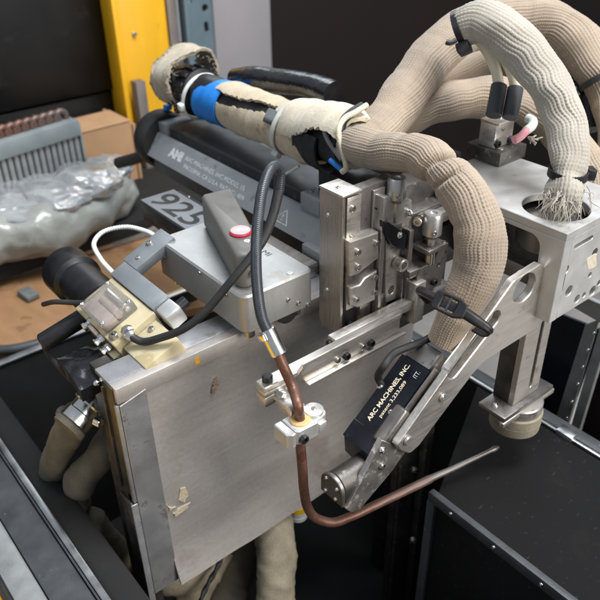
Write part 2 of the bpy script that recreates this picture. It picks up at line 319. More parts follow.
def braid(name, pts, r, m, parent=None, cols=26, pitch=.30, depth=.085, seed=1, lump=.07, up=None, step=.05, creases=()):
    """knitted sleeve: every column of stitches and every stitch stands proud; creases = (point, depth, width, angle, spread)"""
    ns = cols * 7; Q = spline([tuple(p) + ((1.,) if len(p) == 3 else ()) for p in pts], step)[:, :3]
    S_ = np.concatenate([[0], np.cumsum(np.linalg.norm(np.diff(Q, axis=0), axis=1))])
    cr = [(S_[np.argmin(np.linalg.norm(Q - np.array(p), axis=1))], d, w_, an_, sp) for p, d, w_, an_, sp in creases]
    g = np.random.default_rng(seed); colk = g.uniform(.6, 1.25, cols); ph = g.uniform(0, 1, cols)
    def mod(th, s):
        drift = .35 * np.sin(s * .21 + seed) + .10 * np.sin(s * .9 + 2 * seed) + .05 * snoise(th * 0, s, seed + 9, 5, 3.)
        q = ((th + drift) / (2 * math.pi) * cols) % cols; c = q % 1.0; ci = np.floor(q).astype(int) % cols
        rib = np.abs(np.sin(math.pi * c)) ** .55
        st = np.abs(np.sin(math.pi * (s / pitch + ph[ci] * .3 + 1.1 * np.abs(c - .5) + .12 * np.sin(s * 1.7 + th)))) ** .8
        loose = .75 + .35 * np.sin(s * .8 + 2 * th + seed) * np.sin(s * .33 + seed)
        o = depth * colk[ci] * loose * rib * (.5 + .5 * st) - depth + lump * snoise(th, s, seed, 6, 5.) + lump * .16 * snoise(th, s, seed + 20, 8, 1.3)
        for s0, d, w_, an_, sp in cr: o = o - d * np.exp(-((s - s0 - .35 * np.cos(th - an_ + 1)) / w_) ** 2) * (np.exp(-((((th - an_ + math.pi) % (2 * math.pi)) - math.pi) / sp) ** 2))
        return o
    return tube(name, pts, r, m, parent, step, ns, up, mod, True, None)
def shell(name, pts, r, th0, th1, thick, m, parent=None, ns=40, step=.25, up=(0, 0, 1), mod=None, fray=0., seed=3, rag=0.):
    """open wrap: part of a tube with thickness; angles in degrees, 0 = up, 90 = towards -Y for a run along +X"""
    P = [tuple(p) + ((1.,) if len(p) == 3 else ()) for p in pts]; Q = spline(P, step); C_ = Q[:, :3]; rr = Q[:, 3] * r
    T, N_, B_ = frames(C_, up); s = np.concatenate([[0], np.cumsum(np.linalg.norm(np.diff(C_, axis=0), axis=1))]); g = np.random.default_rng(seed)
    if callable(th0): a0 = th0(s)
    else: a0 = np.full(len(s), float(th0))
    a1 = th1(s) if callable(th1) else np.full(len(s), float(th1))
    e0 = np.convolve(g.normal(size=len(s)), [.25, .5, .25], 'same') * fray; e1 = np.convolve(g.normal(size=len(s)), [.25, .5, .25], 'same') * fray
    th = np.radians((a0 + e0)[:, None] + ((a1 + e1) - (a0 + e0))[:, None] * np.linspace(0, 1, ns)[None])
    R = rr[:, None] * np.ones(ns)[None]
    if mod: R = R + mod(th, s[:, None])
    d = np.cos(th)[..., None] * N_[:, None] + np.sin(th)[..., None] * B_[:, None]
    C_ = np.broadcast_to(C_[:, None], d.shape).copy()
    if rag:
        k = len(s); e = np.clip((s - s[-1] + 1.2) / 1.2, 0, 1)[:, None]; e0_ = np.clip((1.0 - s) / 1.0, 0, 1)[:, None]
        n1_ = np.convolve(g.normal(size=ns), [.2, .6, .2], 'same') + .8 * np.sin(np.linspace(0, 9, ns) + seed) + .5 * np.sin(np.linspace(0, 23, ns)); n0_ = np.convolve(g.normal(size=ns), [.2, .6, .2], 'same')
        C_ += T[:, None] * (rag * (e * n1_[None] + e0_ * n0_[None]))[..., None]
    out = C_ + R[..., None] * d; inn = C_ + (R - thick)[..., None] * d
    G = np.concatenate([out, inn[:, ::-1]], axis=1)
    return grid_mesh(name, G, m, parent, True, True, 50)
def text(body, origin, ex, ey, width, m, parent, height=None, ext=.006, name='lettering', align='LEFT', bold=0.):
    """flat lettering as thin mesh; width in cm along ex, proud by ext"""
    cu = bpy.data.curves.new('lettering', 'FONT'); cu.body = body; cu.size = 1; cu.resolution_u = 3; cu.offset = bold
    o = bpy.data.objects.new('lettering', cu); COL.objects.link(o); dg = bpy.context.evaluated_depsgraph_get(); dg.update()
    me = bpy.data.meshes.new_from_object(o.evaluated_get(dg)); bpy.data.objects.remove(o); bpy.data.curves.remove(cu)
    v = np.array([q.co[:] for q in me.vertices]); fs = [list(p.vertices) for p in me.polygons]; bpy.data.meshes.remove(me)
    v -= np.array((v[:, 0].min(), v[:, 1].min(), 0)); k = width / v[:, 0].max(); kh = (height / v[:, 1].max()) if height else k
    ex = Vector(ex).normalized(); ey = Vector(ey).normalized(); ez = ex.cross(ey); O_ = Vector(origin) + ez * ext
    V = [tuple(O_ + ex * (p[0] * k) + ey * (p[1] * kh)) for p in v]
    return mesh(name, V, fs, m, parent, smooth=False)
# one screw mesh of each kind, shared by every copy
def screw_mesh(nm, r, h, hexr, m, dome=False):
    n = 24; rings = []
    def ring(rad, z, hexa=False):
        out = []
        for i in range(n):
            t = 2 * math.pi * i / n; q = rad
            if hexa: q = rad * math.cos(math.pi / 6) / math.cos((t % (math.pi / 3)) - math.pi / 6)
            out.append((q * math.cos(t), q * math.sin(t), z))
        return out
    rings = [ring(r, -.1), ring(r, h - .12 * r), ring(r * .88, h), ring(hexr * 1.25, h), ring(hexr, h - .01, True), ring(hexr * .98, h * .35, True)]
    if dome: rings = [ring(r, -.1), ring(r, h * .25), ring(r * .8, h * .75), ring(hexr * 1.2, h), ring(hexr, h - .01, True), ring(hexr * .98, h * .4, True)]
    V = [p for q in rings for p in q]; F = []
    for k in range(len(rings) - 1):
        for i in range(n): j = (i + 1) % n; F.append([k * n + i, k * n + j, (k + 1) * n + j, (k + 1) * n + i])
    F.append([(len(rings) - 1) * n + i for i in range(n)])
    me = bpy.data.meshes.new(nm); me.from_pydata([(x * S, y * S, z * S) for x, y, z in V], [], F); me.update(); finish(me, m, True, 35); return me
SC = {'cap': screw_mesh('screw_cap', .34, .32, .17, 'screw_steel'), 'cap_s': screw_mesh('screw_cap_small', .24, .2, .12, 'screw_steel'), 'cap_xs': screw_mesh('screw_cap_tiny', .17, .12, .085, 'screw_steel'),
      'black': screw_mesh('screw_black', .30, .28, .15, 'screw_black'), 'dome': screw_mesh('screw_dome', .26, .17, .11, 'steel_bright', True), 'dome_s': screw_mesh('screw_dome_small', .17, .10, .07, 'steel_bright', True),
      'sock': screw_mesh('screw_socket', .26, .03, .15, 'screw_steel')}
def screw(kind, p, d, parent, name='screw'):
    f = axis_frame((0, 0, 0), d); o = link(name, SC[kind], p, parent)
    o.rotation_euler = Matrix((f[1], f[2], f[3])).transposed().to_euler(); o.rotation_euler.rotate_axis('Z', random.uniform(0, 3)); return o
PX, PZ, MY = (1, 0, 0), (0, 0, 1), (0, -1, 0)

# ================================================================== SETTING
fl = mesh('floor', [(-300, -300, -62), (200, -300, -62), (200, 300, -62), (-300, 300, -62)], [[0, 1, 2, 3]], 'floor_dark'); tag(fl, kind='structure')
bw = box('wall', (-76, -75), (53.5, 260), (-61.9, 22), 'dark_brown', None, .2); tag(bw, kind='structure')
bw2 = box('wall', (-110, -109), (-200, 60), (-61.9, 25), 'dark_brown', None, .2); tag(bw2, kind='structure')

# ---- black steel cabinet, top left
t = thing('cabinet', (-75, 8, -61.8), 'large black steel cabinet in the top left corner', 'cabinet')
q0 = (-70.000, 26.381, -6.420); q1 = (-70.000, 7.702, -5.848)
box('body', (-95, -70), (-40, q0[1]), (q0[2] + .3, 22), 'cabinet_black', t, .3)
box('plinth', (-95, -70.6), (-40, q0[1] + 1.2), (-61.8, q0[2] - .1), 'cabinet_black', t, .2)
box('edge_trim', (-70, -69.6), (q0[1] - .6, q0[1] + .0), (q0[2] + 1, 21.5), 'cabinet_black', t, .1)
# ---- yellow column with its grey edges
t = thing('yellow_column', (-68, 26, -61.8), 'bright yellow painted steel column behind the rail', 'column')
y0 = (-66.000, 25.295, 1.939)[1]; y1 = (-66.000, 33.643, 0.643)[1]
box('face', (-72, -66), (y0, y1), (-61.8, 22), 'paint_yellow', t, .25)
box('flange', (-67.2, -64.6), (y0 - .9, y0 - .02), (-61.8, 22), 'paint_yellow', t, .1)
box('edge_strip', (-66.5, -65.6), (y1 + .05, y1 + 1.7), (-61.8, 22), 'trim_grey', t, .1)
p = (-66.000, 27.954, 2.375); screw('cap', p, PX, t, 'bolt')
box('kick_rail', (-64.5, -62.8), (y0 + .3, y0 + 1.9), (-61.8, (-63.000, 23.796, -3.625)[2]), 'trim_grey', t, .1)
# ---- blue grey post
t = thing('steel_post', (-67, 36, -61.8), 'blue grey steel post beside the yellow column', 'post')
y2 = (-66.000, 36.058, 3.199)[1]; y3 = (-66.000, 41.794, 2.401)[1]
prism('web', [(y2, -61.8), (y3, -61.8), (y3, 22), (y2, 22)], [circ(yz((-66.000, 40.494, 4.343))[0], .55, 14), circ(yz((-66.000, 37.913, 5.536))[0], .3, 12), slot(yz((-66.000, 40.552, 1.083))[0], yz((-66.000, 40.453, 1.994))[0], .35)], .5, 'paint_bluegrey', FX(-66), t, .05)
box('flange', (-66, -64.6), (y2, y2 + .5), (-61.8, 22), 'paint_bluegrey', t, .06)
box('back_flange', (-70, -66.6), (y3 - .5, y3), (-61.8, 22), 'paint_bluegrey', t, .06)
# ---- grey partition
t = box('partition_panel', (-69, -67), (y3 + .8, (-67.000, 53.857, -1.036)[1]), (-61.8, 22), 'panel_grey', None, .15)
tag(t, 'plain grey partition panel right of the blue grey post', 'panel')

# ---- heat exchanger with its fins
A = Vector((-56.116, 1.021, -5.000)); Bp = Vector((-58.096, 13.524, -5.000)); ux = (Bp - A).normalized(); fr_ = frm(A, ux, (0, 0, 1), ux.cross(Vector((0, 0, 1))))
Lr = (Bp - A).length
t = thing('radiator', A + Vector((0, 0, -18)), 'grey finned radiator with copper tube bends at the far left', 'radiator')
box('header', (0, Lr), (-2.2, 0), (-1.6, 1.0), 'radiator_grey', t, .12, f=fr_)
for i in range(14):
    x = .5 + i * (Lr - 1.0) / 13
    box('fin', (x - .36, x + .36), (-12, -2.1), (-.5, .65), 'radiator_fin', t, .28, 3, f=fr_)
box('core', (0, Lr), (-12, -2.15), (-1.4, -.45), 'radiator_grey', t, .05, 1, f=fr_)
box('end_plate', (Lr + .02, Lr + .3), (-12, -.5), (-1.5, .8), 'radiator_grey', t, .05, f=fr_)
for i in range(9):
    x = 1.6 + i * (Lr - 3.2) / 8
    pts = [fp(fr_, (x - .8, -.1, -.6)), fp(fr_, (x - .75, .8, -.6)), fp(fr_, (x, 1.25, -.6)), fp(fr_, (x + .75, .8, -.6)), fp(fr_, (x + .8, -.1, -.6))]
    tube('copper_bend', [tuple(q) for q in pts], .42, 'copper', t, .3, 10)
# ---- cardboard box
A = Vector((-59.927, 14.095, -8.000)); Bp = Vector((-60.119, 22.708, -8.000)); ux = (Bp - A).normalized(); fr_ = frm(A, ux, (0, 0, 1), ux.cross(Vector((0, 0, 1)))); Lr = (Bp - A).length
t = thing('cardboard_box', A + Vector((0, 0, -24)), 'plain brown cardboard box behind the plastic bag', 'box')
box('front_wall', (-.5, Lr), (-9, 0), (-.5, 0), 'cardboard', t, .1, 1, f=fr_)
box('side_wall', (Lr + .02, Lr + .5), (-9, -.4), (-9, .3), 'cardboard', t, .1, 1, f=fr_)
box('flap', (0, Lr - .2), (.02, .3), (-6, .1), 'cardboard', t, .08, 1, f=fr_)
tube('dark_pipe', [(-45.000, 12.855, -7.234), (-43.000, 13.557, -6.423), (-40.000, 14.262, -5.078)], .7, 'black_rubber', None, .5, 14)
tag(bpy.data.objects['dark_pipe'], 'short dark pipe between cardboard box and rail end', 'pipe')
# ---- wrapped bag: pale sheet below, clear film above
def blob(name, c, rad, seed, m, parent, nz=.18, n=48, dent=None, sharp=1.):
    u = np.linspace(0, math.pi, n); v = np.linspace(0, 2 * math.pi, n * 2, endpoint=False); U, Vv = np.meshgrid(u, v, indexing='ij'); g = np.random.default_rng(seed)
    d = np.stack([np.sin(U) * np.cos(Vv), np.sin(U) * np.sin(Vv), np.cos(U)], -1); k = np.zeros_like(U)
    for cnt, am in ((26, 1.), (70, .6), (160, .3)):        # creased cells: flat dents meeting in sharp ridges
        sd = g.normal(size=(cnt, 3)); sd /= np.linalg.norm(sd, axis=1)[:, None]
        f1 = np.min(np.arccos(np.clip(np.einsum('ijk,nk->ijn', d, sd), -1, 1)), axis=2); k += am * (f1 / f1.max() - .5)
    k *= nz
    G = np.array(c) + d * np.array(rad) * (1 + k)[..., None]
    return grid_mesh(name, G, m, parent, True, True, None)
c1 = np.array((-56.914, 5.676, -16.000)); c2 = np.array((-52.541, 12.661, -16.000))
t = thing('wrapped_bundle', tuple(c1 + (0, 0, -8)), 'pale padded bundle wrapped in crumpled clear plastic, left of the tag', 'bundle')
def cells(th, s, seed, cnt, L_, r_=3.):
    g = np.random.default_rng(seed); a_ = g.uniform(0, 6.283, cnt); z_ = g.uniform(-1, L_ + 1, cnt); P_c = np.stack([r_ * np.cos(a_), r_ * np.sin(a_), z_], 1)
    th, s = np.broadcast_arrays(th, s); Q_ = np.stack([r_ * np.cos(th), r_ * np.sin(th), s], -1)
    return np.min(np.linalg.norm(Q_[..., None, :] - P_c, axis=-1), axis=-1)
def bag_mod(th, s): return .25 * snoise(th, s, 5, 10, 7.) + .42 * cells(th, s, 1, 40, 30.) * .5 + .22 * cells(th, s, 2, 160, 30.) - .4
tube('padding', [(-49.751, -6.503, -14.000) + (.95,), (-48.657, -2.110, -14.000) + (1.02,), (-48.070, 1.400, -14.000) + (1.05,), (-47.996, 5.265, -14.000) + (1.05,), (-49.303, 9.977, -14.000) + (1.02,), (-51.009, 13.713, -14.000) + (.95,), (-52.727, 16.258, -14.000) + (.75,), (-53.729, 17.717, -14.000) + (.3,)], 3.0, 'bag_pale', t, .3, 72, (0, 0, 1), bag_mod, True, None)
blob('plastic_film', (-52.414, 0.852, -11.600), (6.5, 6.5, 1.7), 11, 'bag_clear', t, .24, 80, sharp=2)
blob('plastic_film', (-50.930, 6.012, -11.400), (6.0, 6.0, 2.0), 15, 'bag_clear', t, .24, 80, sharp=2)
blob('plastic_film', (-51.336, 10.616, -11.200), (5.2, 5.2, 2.4), 21, 'bag_clear', t, .24, 80, sharp=2)
blob('plastic_film', (-53.893, 15.285, -11.600), (3.6, 3.6, 2.0), 18, 'bag_clear', t, .26, 56, sharp=2)
o = box('shelf', (-80, -47.5), (-40, 30), (-19, -17), 'felt', None, .2); tag(o, 'dark shelf under the radiator and the wrapped bundle', 'shelf')
# ---- plywood tray with metal rim, the small grey block on it
zt = -20
t = thing('plywood_tray', (-44, 2, zt - 2), 'orange brown plywood tray with grey metal rim behind the motor', 'tray')
a_, b_, c_, d_ = (-46.607, -6.707, -20.000), (-36.032, -10.374, -20.000), (-35.892, 19.995, -20.000), (-50.872, 14.174, -20.000)
prism('board', xy((-50.765, -5.885, -20.000), (-34.584, -11.404, -20.000), (-32.141, 1.213, -20.000), (-27.062, 16.222, -20.000), (-48.927, 26.106, -20.000)), [], 1.2, 'plywood', FZ(zt), t, .1)
def strip(name, p, q, wdt, h, m, parent, z=None):
    p = Vector(p); q = Vector(q); u = (q - p).normalized(); f = frm(p, u, Vector((0, 0, 1)).cross(u), (0, 0, 1))
    return box(name, (0, (q - p).length), (-wdt / 2, wdt / 2), (0, h), m, parent, min(wdt, h) * .2, f=f)
strip('rim', (-50.280, -6.051, -20.000), (-47.814, 25.387, -20.000), 2.0, 1.6, 'frame_grey', t)
tube('rim', [(-36.920, -10.993, -19.400), (-33.736, -8.359, -19.400), (-32.526, -4.967, -19.400), (-32.556, 0.303, -19.400)], .55, 'edge_grey', t, .4, 12)
o = box('grey_block', (-1.3, 1.3), (-.8, .8), (0, .8), 'stone_grey', None, .18, 3, f=frm((-43.378, -1.931, -19.980), (.75, .1, 0), (-.1, .75, 0), (0, 0, 1))); tag(o, 'small rough grey block lying on the plywood tray', 'block')
# rubbish dark rag and wooden strip between tray and bag
t = thing('dark_clutter', (-52.704, 5.763, -22.000), 'dark heap of cloth between bag and plywood tray', 'cloth')
blob('cloth', (-54.408, 1.071, -21.000), (5, 12, 3.0), 31, 'black_rubber', t, .4, 40, sharp=2); blob('cloth', (-54.173, 14.790, -22.000), (6, 12, 2.6), 33, 'black_rubber', t, .4, 40, sharp=2)
strip('wood_strip', (-48.611, 6.506, -19.600), (-48.205, 11.645, -19.600), 1.0, .5, 'cardboard', None); tag(bpy.data.objects['wood_strip'], 'thin pale wooden strip behind the black motor', 'strip')

# ---- flight case around the machine: walls, felt, aluminium rims
t = thing('flight_case', (5, 5, -48), 'open black felt lined transport case with aluminium rims around the machine', 'case')
yl, yr, xb, zr = -14.0, 24.4, -29.6, -18.0
box('case_floor', (xb, 36), (yl, yr), (-48, -47), 'felt', t, .1)
box('rear_wall', (xb - 1.2, xb), (yl - 1.0, yr + 1), (-48, zr - .3), 'felt', t, .1)
box('right_wall', (xb, 36), (yr, yr + 1.2), (-48, zr - .35), 'felt', t, .1)
box('left_wall', (xb, 36), (yl - 1.2, yl), (-48, zr - .35), 'felt', t, .1)
box('front_wall', (36.02, 37.2), (yl - 1.2, yr + 1.2), (-48, zr - .3), 'felt', t, .1)
box('rear_rim', (xb - .8, xb + .15), (yl - 1, yr + 1.5), (zr - .3, zr), 'alu_edge', t, .08)
box('right_rim', (xb, 36), (yr - .1, yr + .3), (zr - .35, zr), 'alu_edge', t, .1)
box('right_rim_lip', (xb, 36), (yr + .6, yr + 1.9), (zr - .6, zr - .25), 'edge_grey', t, .08)
q = (13.284, 24.584, -18.000); box('catch', (q[0] - 1.2, q[0] + .4), (yr - .25, yr + .9), (zr - .6, zr + .25), 'alu_edge', t, .12)
box('left_felt', (xb, 36), (yl - .1, yl + 2.4), (zr - 3.0, zr - .7), 'felt', t, .6, 3)
box('left_rim', (xb, 36), (yl - .55, yl), (zr - .35, zr), 'alu_edge', t, .1)
box('left_rim_line', (xb, 36), (yl - .75, yl - .6), (zr - .3, zr - .05), 'edge_grey', t, .04)
box('left_shelf', (xb, 36), (yl - 3.3, yl - .8), (zr - .6, zr - .25), 'edge_grey', t, .06)
box('left_band', (xb, 36), (yl - 5.2, yl - 3.35), (zr - .9, zr - .5), 'frame_grey', t, .06)
o = box('lining_strip', (xb, 36), (yl - 5.6, yl - 5.25), (zr - 1.2, zr - .7), 'black_rubber', t, .1)
o = box('plywood_sheet', (-35, 36), (-60, yl - 5.7), (-20.5, -19.5), 'paint_yellow', None, .1); tag(o, 'orange yellow painted sheet in the bottom left corner', 'sheet')
# inner door panel with its steel edging, front right
t = thing('inner_panel', (20, 12, -47), 'black panel with grey steel edge strips inside the case, lower right', 'panel')
py_ = 10.6; zt = -18.0
box('panel', (10.2, 35.8), (py_ + .2, py_ + .8), (-47, zt - .9), 'panel_black', t, .05)
box('edge_strip', (9.6, 35.8), (py_ - .25, py_ + .35), (zt - 1.1, zt - .1), 'edge_grey', t, .08)
for i in range(6): screw('dome_s', (12 + i * 4.2, py_ - .25, zt - .6), MY, t, 'rivet')
box('side_strip', (9.5, 10.3), (py_ - .2, py_ + .3), (-47, zt - 1.15), 'edge_grey', t, .06)
prism('top_panel', [(10.1, py_ + .4), (35.8, py_ + .4), (35.8, 24.25), (3.4, 24.25)], [], .4, 'panel_black', FZ(zt - .3), t, .04)
# dark upright channel behind the nozzle
t = thing('upright_channel', (2, 17, -47), 'dark steel upright channel behind the welding nozzle', 'channel')
for a in ((2.565, 14.617, -24.000), (4.145, 16.495, -24.000)):
    box('post', (a[0] - .5, a[0] + .3), (a[1] - .4, a[1] + .5), (-47, -16.5), 'tank_dark', t, .06)
a = (3.416, 15.628, -24.000); box('web', (a[0] - .3, a[0] + .1), (a[1] - 1.6, a[1] + 1.4), (-47, -17.2), 'tank_dark', t, .04)
screw('cap', (5.976, 13.662, -30.000), (1, -.6, 0), t, 'bolt'); screw('cap', (4.161, 14.999, -23.000), (1, -.6, 0), t, 'bolt')
# ---- open lid on the right: aluminium frame, dark panel
t = thing('case_lid', (9.934, 30.000, -24.216), 'open case lid with riveted aluminium frame behind the rubber foot', 'lid')
FLD = FY(30)
prism('panel', xz((2.630, 30.200, -11.112), (10.992, 30.200, -10.414), (10.039, 30.200, -24.263), (2.644, 30.200, -25.288)), [], .3, 'black_anod', FY(30.2), t, .03)
prism('frame_rail', xz((9.649, 30.000, -10.494), (10.775, 30.000, -9.371), (10.282, 30.000, -22.639), (8.950, 30.000, -22.782)), [], .5, 'frame_grey', FLD, t, .05)
prism('frame_rail', xz((11.172, 29.600, -9.199), (12.111, 29.600, -9.546), (11.756, 29.600, -22.131), (10.805, 29.600, -22.291)), [], .5, 'frame_grey', FY(29.6), t, .05)
prism('top_rail', xz((6.915, 29.800, -9.087), (7.460, 29.800, -7.761), (11.998, 29.800, -7.621), (11.018, 29.800, -9.474)), [], .5, 'frame_grey', FY(29.8), t, .05)
for p_ in ((10.671, 29.900, -10.774), (10.518, 29.900, -12.733), (10.450, 29.900, -14.709), (10.381, 29.900, -16.753), (10.237, 29.900, -19.039), (10.137, 29.900, -21.124), (11.687, 29.900, -10.121)): screw('dome_s', p_, MY, t, 'rivet')
prism('dark_board', xz((11.063, 31.000, -12.392), (14.343, 31.000, -10.565), (15.855, 31.000, -24.387), (10.851, 31.000, -24.162)), [], .3, 'dark_brown', FY(31), t, .03)
o = prism('teal_scrap', xz((11.877, 32.000, -23.629), (13.899, 32.000, -22.174), (14.299, 32.000, -23.842), (12.756, 32.000, -24.593)), [], .3, 'radiator_grey', FY(32), None, .03); tag(o, 'small pale teal scrap behind the case rim at the right edge', 'scrap')

# ================================================================== STEEL STAND
t = thing('steel_stand', (-1.5, 5, -47), 'stained sheet steel stand panel carrying the machine', 'stand')
yA, yB, zT, zB, xF = -9.55, 20.0, -3.9, -25.3, -1.5
# sheet: fine grid, faint buckling, lower edge flared out
ny, nz = 60, 50; G = []
for i in range(nz + 1):
    z = zT - 1.2 - (zT - 1.2 - zB) * i / nz; row = []
    for j in range(ny + 1):
        y = yA + 2.2 + (yB - yA - 2.2) * j / ny; d = max(0., (zB + 3.6 - z) / 3.6)
        row.append((xF - .12 + .95 * d ** 1.5 + .05 * math.sin(y * .5 + 1) * math.sin(z * .4) + .03 * math.sin(y * 1.1 + z * .7), y, z))
    G.append(row)
G = np.array(G); Gb = G.copy(); Gb[..., 0] -= .22
grid_mesh('sheet', np.concatenate([G, Gb[:, ::-1]], axis=1), 'tank_steel', t, True, True, 40)
box('top_rail', (xF - .9, xF + .0), (yA, yB), (zT - 1.3, zT), 'tank_steel', t, .07)
box('top_flange', (xF - 3.0, xF - .92), (yA, yB), (zT - .35, zT - .02), 'tank_edge', t, .05)
prism('corner_strip', yz((0, yA + .12, zT - 1.45), (0, yA + .12, zB - .1), (0, yA + 2.35, zB - .1), (0, yA + 2.15, zT - 1.0)), [], .3, 'tank_edge', FX(xF + .06), t, .04)
box('side_channel', (xF - 1.5, xF - .35), (yA - .12, yA + .1), (-14.3, zT - .1), 'tank_dark', t, .06)
box('side_channel', (xF - .33, xF - .02), (yA - .16, yA + .1), (-14.6, zT - 1.4), 'tank_edge', t, .05)
box('side_lip', (xF - 1.75, xF - 1.52), (yA - .3, yA + .6), (-14.0, zT - .6), 'tank_dark', t, .05)
box('guard_channel', (xF - 1.8, xF - .15), (yA - .42, yA - .18), (-47, -14.6), 'tank_dark', t, .06)
box('guard_channel', (xF - .14, xF + .05), (yA - .42, yA + .1), (-47, -14.7), 'tank_edge', t, .05)
box('leg', (xF - 2.2, xF - .4), (yB - 1.6, yB - .1), (-47, zB + 1), 'tank_dark', t, .1)
box('leg', (xF - 4.5, xF - 1.9), (yA + .2, yA + 1.6), (-47, zT - .4), 'tank_dark', t, .1)
# glue residue left by a sticker, a rust mark, a dab of orange paint
def ragged(pts, k, j_, seed):
    g = np.random.default_rng(seed); out = []
    for i in range(len(pts)):
        p = np.array(pts[i]); q = np.array(pts[(i + 1) % len(pts)])
        for n in range(k): out.append(tuple(p + (q - p) * n / k + g.normal(size=2) * j_))
    return out
prism('residue', ragged(yz((-1.500, -5.923, -15.670), (-1.500, -5.409, -15.916), (-1.500, -5.234, -16.818), (-1.500, -5.752, -17.353), (-1.500, -6.137, -16.739)), 5, .05, 1), [], .10, 'residue', FX(xF + .0), t, .005)
prism('residue', ragged(yz((-1.500, -6.715, -17.790), (-1.500, -6.054, -17.589), (-1.500, -5.239, -17.721), (-1.500, -5.665, -18.217), (-1.500, -6.598, -18.336)), 5, .05, 2), [], .10, 'residue', FX(xF + .0), t, .005)
prism('residue', ragged(yz((-1.500, -7.310, -16.123), (-1.500, -6.981, -17.029), (-1.500, -6.473, -17.285), (-1.500, -7.019, -17.339)), 4, .03, 3), [], .10, 'residue', FX(xF + .0), t, .005)
prism('rust_mark', ragged(yz((-1.500, -2.118, -7.287), (-1.500, -1.732, -6.923), (-1.500, -1.585, -7.283), (-1.500, -1.920, -8.059), (-1.500, -2.285, -8.151)), 5, .06, 4), [], .10, 'rust_mark', FX(xF + .0), t, .005)
prism('paint_dab', ragged(yz((-1.500, -3.377, -4.360), (-1.500, -3.033, -4.263), (-1.500, -3.004, -4.811), (-1.500, -3.350, -4.907)), 4, .03, 5), [], .10, 'paint_orange', FX(xF + .03), t, .005)

# ---- olive cloth hoses under and behind the stand
def olive(name, pts, r, label, seed):
    o = tube(name, pts, r, 'olive_shaded' if seed < 44 else 'olive_hose', None, .3, 40, None, lambda th, s: .10 * snoise(th, s, seed, 8, 5.) + .10 * np.abs(snoise(th, s, seed + 30, 9, 2.2)) + .03 * np.abs(np.sin(s * 4.2 + np.cos(th))), True, None)
    return tag(o, label, 'hose', 'olive cloth covered hoses below the stand')
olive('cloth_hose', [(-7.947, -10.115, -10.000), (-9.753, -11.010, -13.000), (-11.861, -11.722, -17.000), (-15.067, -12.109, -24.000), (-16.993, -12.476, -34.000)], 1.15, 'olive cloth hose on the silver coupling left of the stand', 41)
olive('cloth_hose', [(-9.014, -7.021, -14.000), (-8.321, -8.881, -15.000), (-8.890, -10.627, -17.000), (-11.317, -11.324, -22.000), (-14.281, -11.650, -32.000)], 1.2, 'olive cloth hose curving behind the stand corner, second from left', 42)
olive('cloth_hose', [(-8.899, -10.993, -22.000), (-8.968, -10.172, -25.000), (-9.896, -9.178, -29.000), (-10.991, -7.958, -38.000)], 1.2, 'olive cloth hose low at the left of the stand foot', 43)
olive('cloth_hose', [(-7.934, -7.013, -31.000), (-5.362, -4.790, -31.000), (-5.680, -1.150, -30.000), (-6.914, 2.037, -30.000)], 1.7, 'dull olive cloth hose lying across under the stand edge', 44)
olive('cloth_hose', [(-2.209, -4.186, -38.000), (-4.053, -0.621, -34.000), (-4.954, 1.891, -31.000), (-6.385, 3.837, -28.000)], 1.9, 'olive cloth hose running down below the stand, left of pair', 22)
olive('cloth_hose', [(3.549, -1.247, -34.000), (1.316, 0.712, -31.000), (-0.535, 2.242, -28.500), (-2.707, 3.297, -26.500), (-4.912, 3.278, -25.000)], 1.75, 'broad olive cloth hose below the stand, right of pair', 46)
olive('cloth_hose', [(-4.091, -8.022, -38.000), (-4.679, -4.779, -34.000), (-5.190, -2.905, -32.000), (-5.673, -0.436, -31.000)], 1.5, 'olive cloth hose left of the twisted cord under the stand', 47)
tube('twisted_cord', [(-0.362, -7.911, -32.000), (-2.170, -4.575, -30.000), (-2.852, -2.632, -29.000), (-3.947, -0.960, -28.500)], .22, 'black_rubber', None, .12, 10, None, lambda th, s: .05 * np.cos(2 * th + s * 5)); tag(bpy.data.objects['twisted_cord'], 'thin twisted black cord under the stand', 'cord')
t = thing('coupling', (-6.790, -10.155, -9.000), 'shiny silver hose coupling left of the stand corner', 'coupling')
a = Vector((-6.832, -11.197, -9.600)); b = Vector((-7.261, -8.809, -8.600)); d = (b - a).normalized(); Lc = (b - a).length
lathe('sleeve', [(1.05, 0), (1.25, .12), (1.25, Lc * .35), (1.1, Lc * .38), (1.1, Lc * .62), (1.32, Lc * .66), (1.32, Lc * .95), (1.1, Lc)], a, d, 'steel_bright', t, 40)
lathe('collar', [(1.15, -.55), (1.3, -.45), (1.3, -.05), (1.1, .05)], a, d, 'olive_shaded', t, 32)
cyl('pin', (-4.791, -10.165, -8.500), (-4.221, -9.979, -8.500), .32, 'steel_bright', t); cyl('pin', (-9.204, -11.076, -10.000), (-8.527, -10.978, -10.000), .5, 'steel_dark', t)
t = thing('banded_pipe', (-1.465, 5.637, -27.000), 'grey pipe end with yellow band behind the copper tube', 'pipe')
pv = Vector((-2.025, 6.096, -27.000)); cyl('pipe', pv + Vector((0, 0, -.6)), pv + Vector((0, 0, 3)), .85, 'band_grey', t); cyl('band', pv, pv + Vector((0, 0, .75)), .92, 'band_yellow', t); cyl('foot', pv + Vector((0, 0, -1.1)), pv + Vector((0, 0, -.55)), .9, 'band_grey', t)

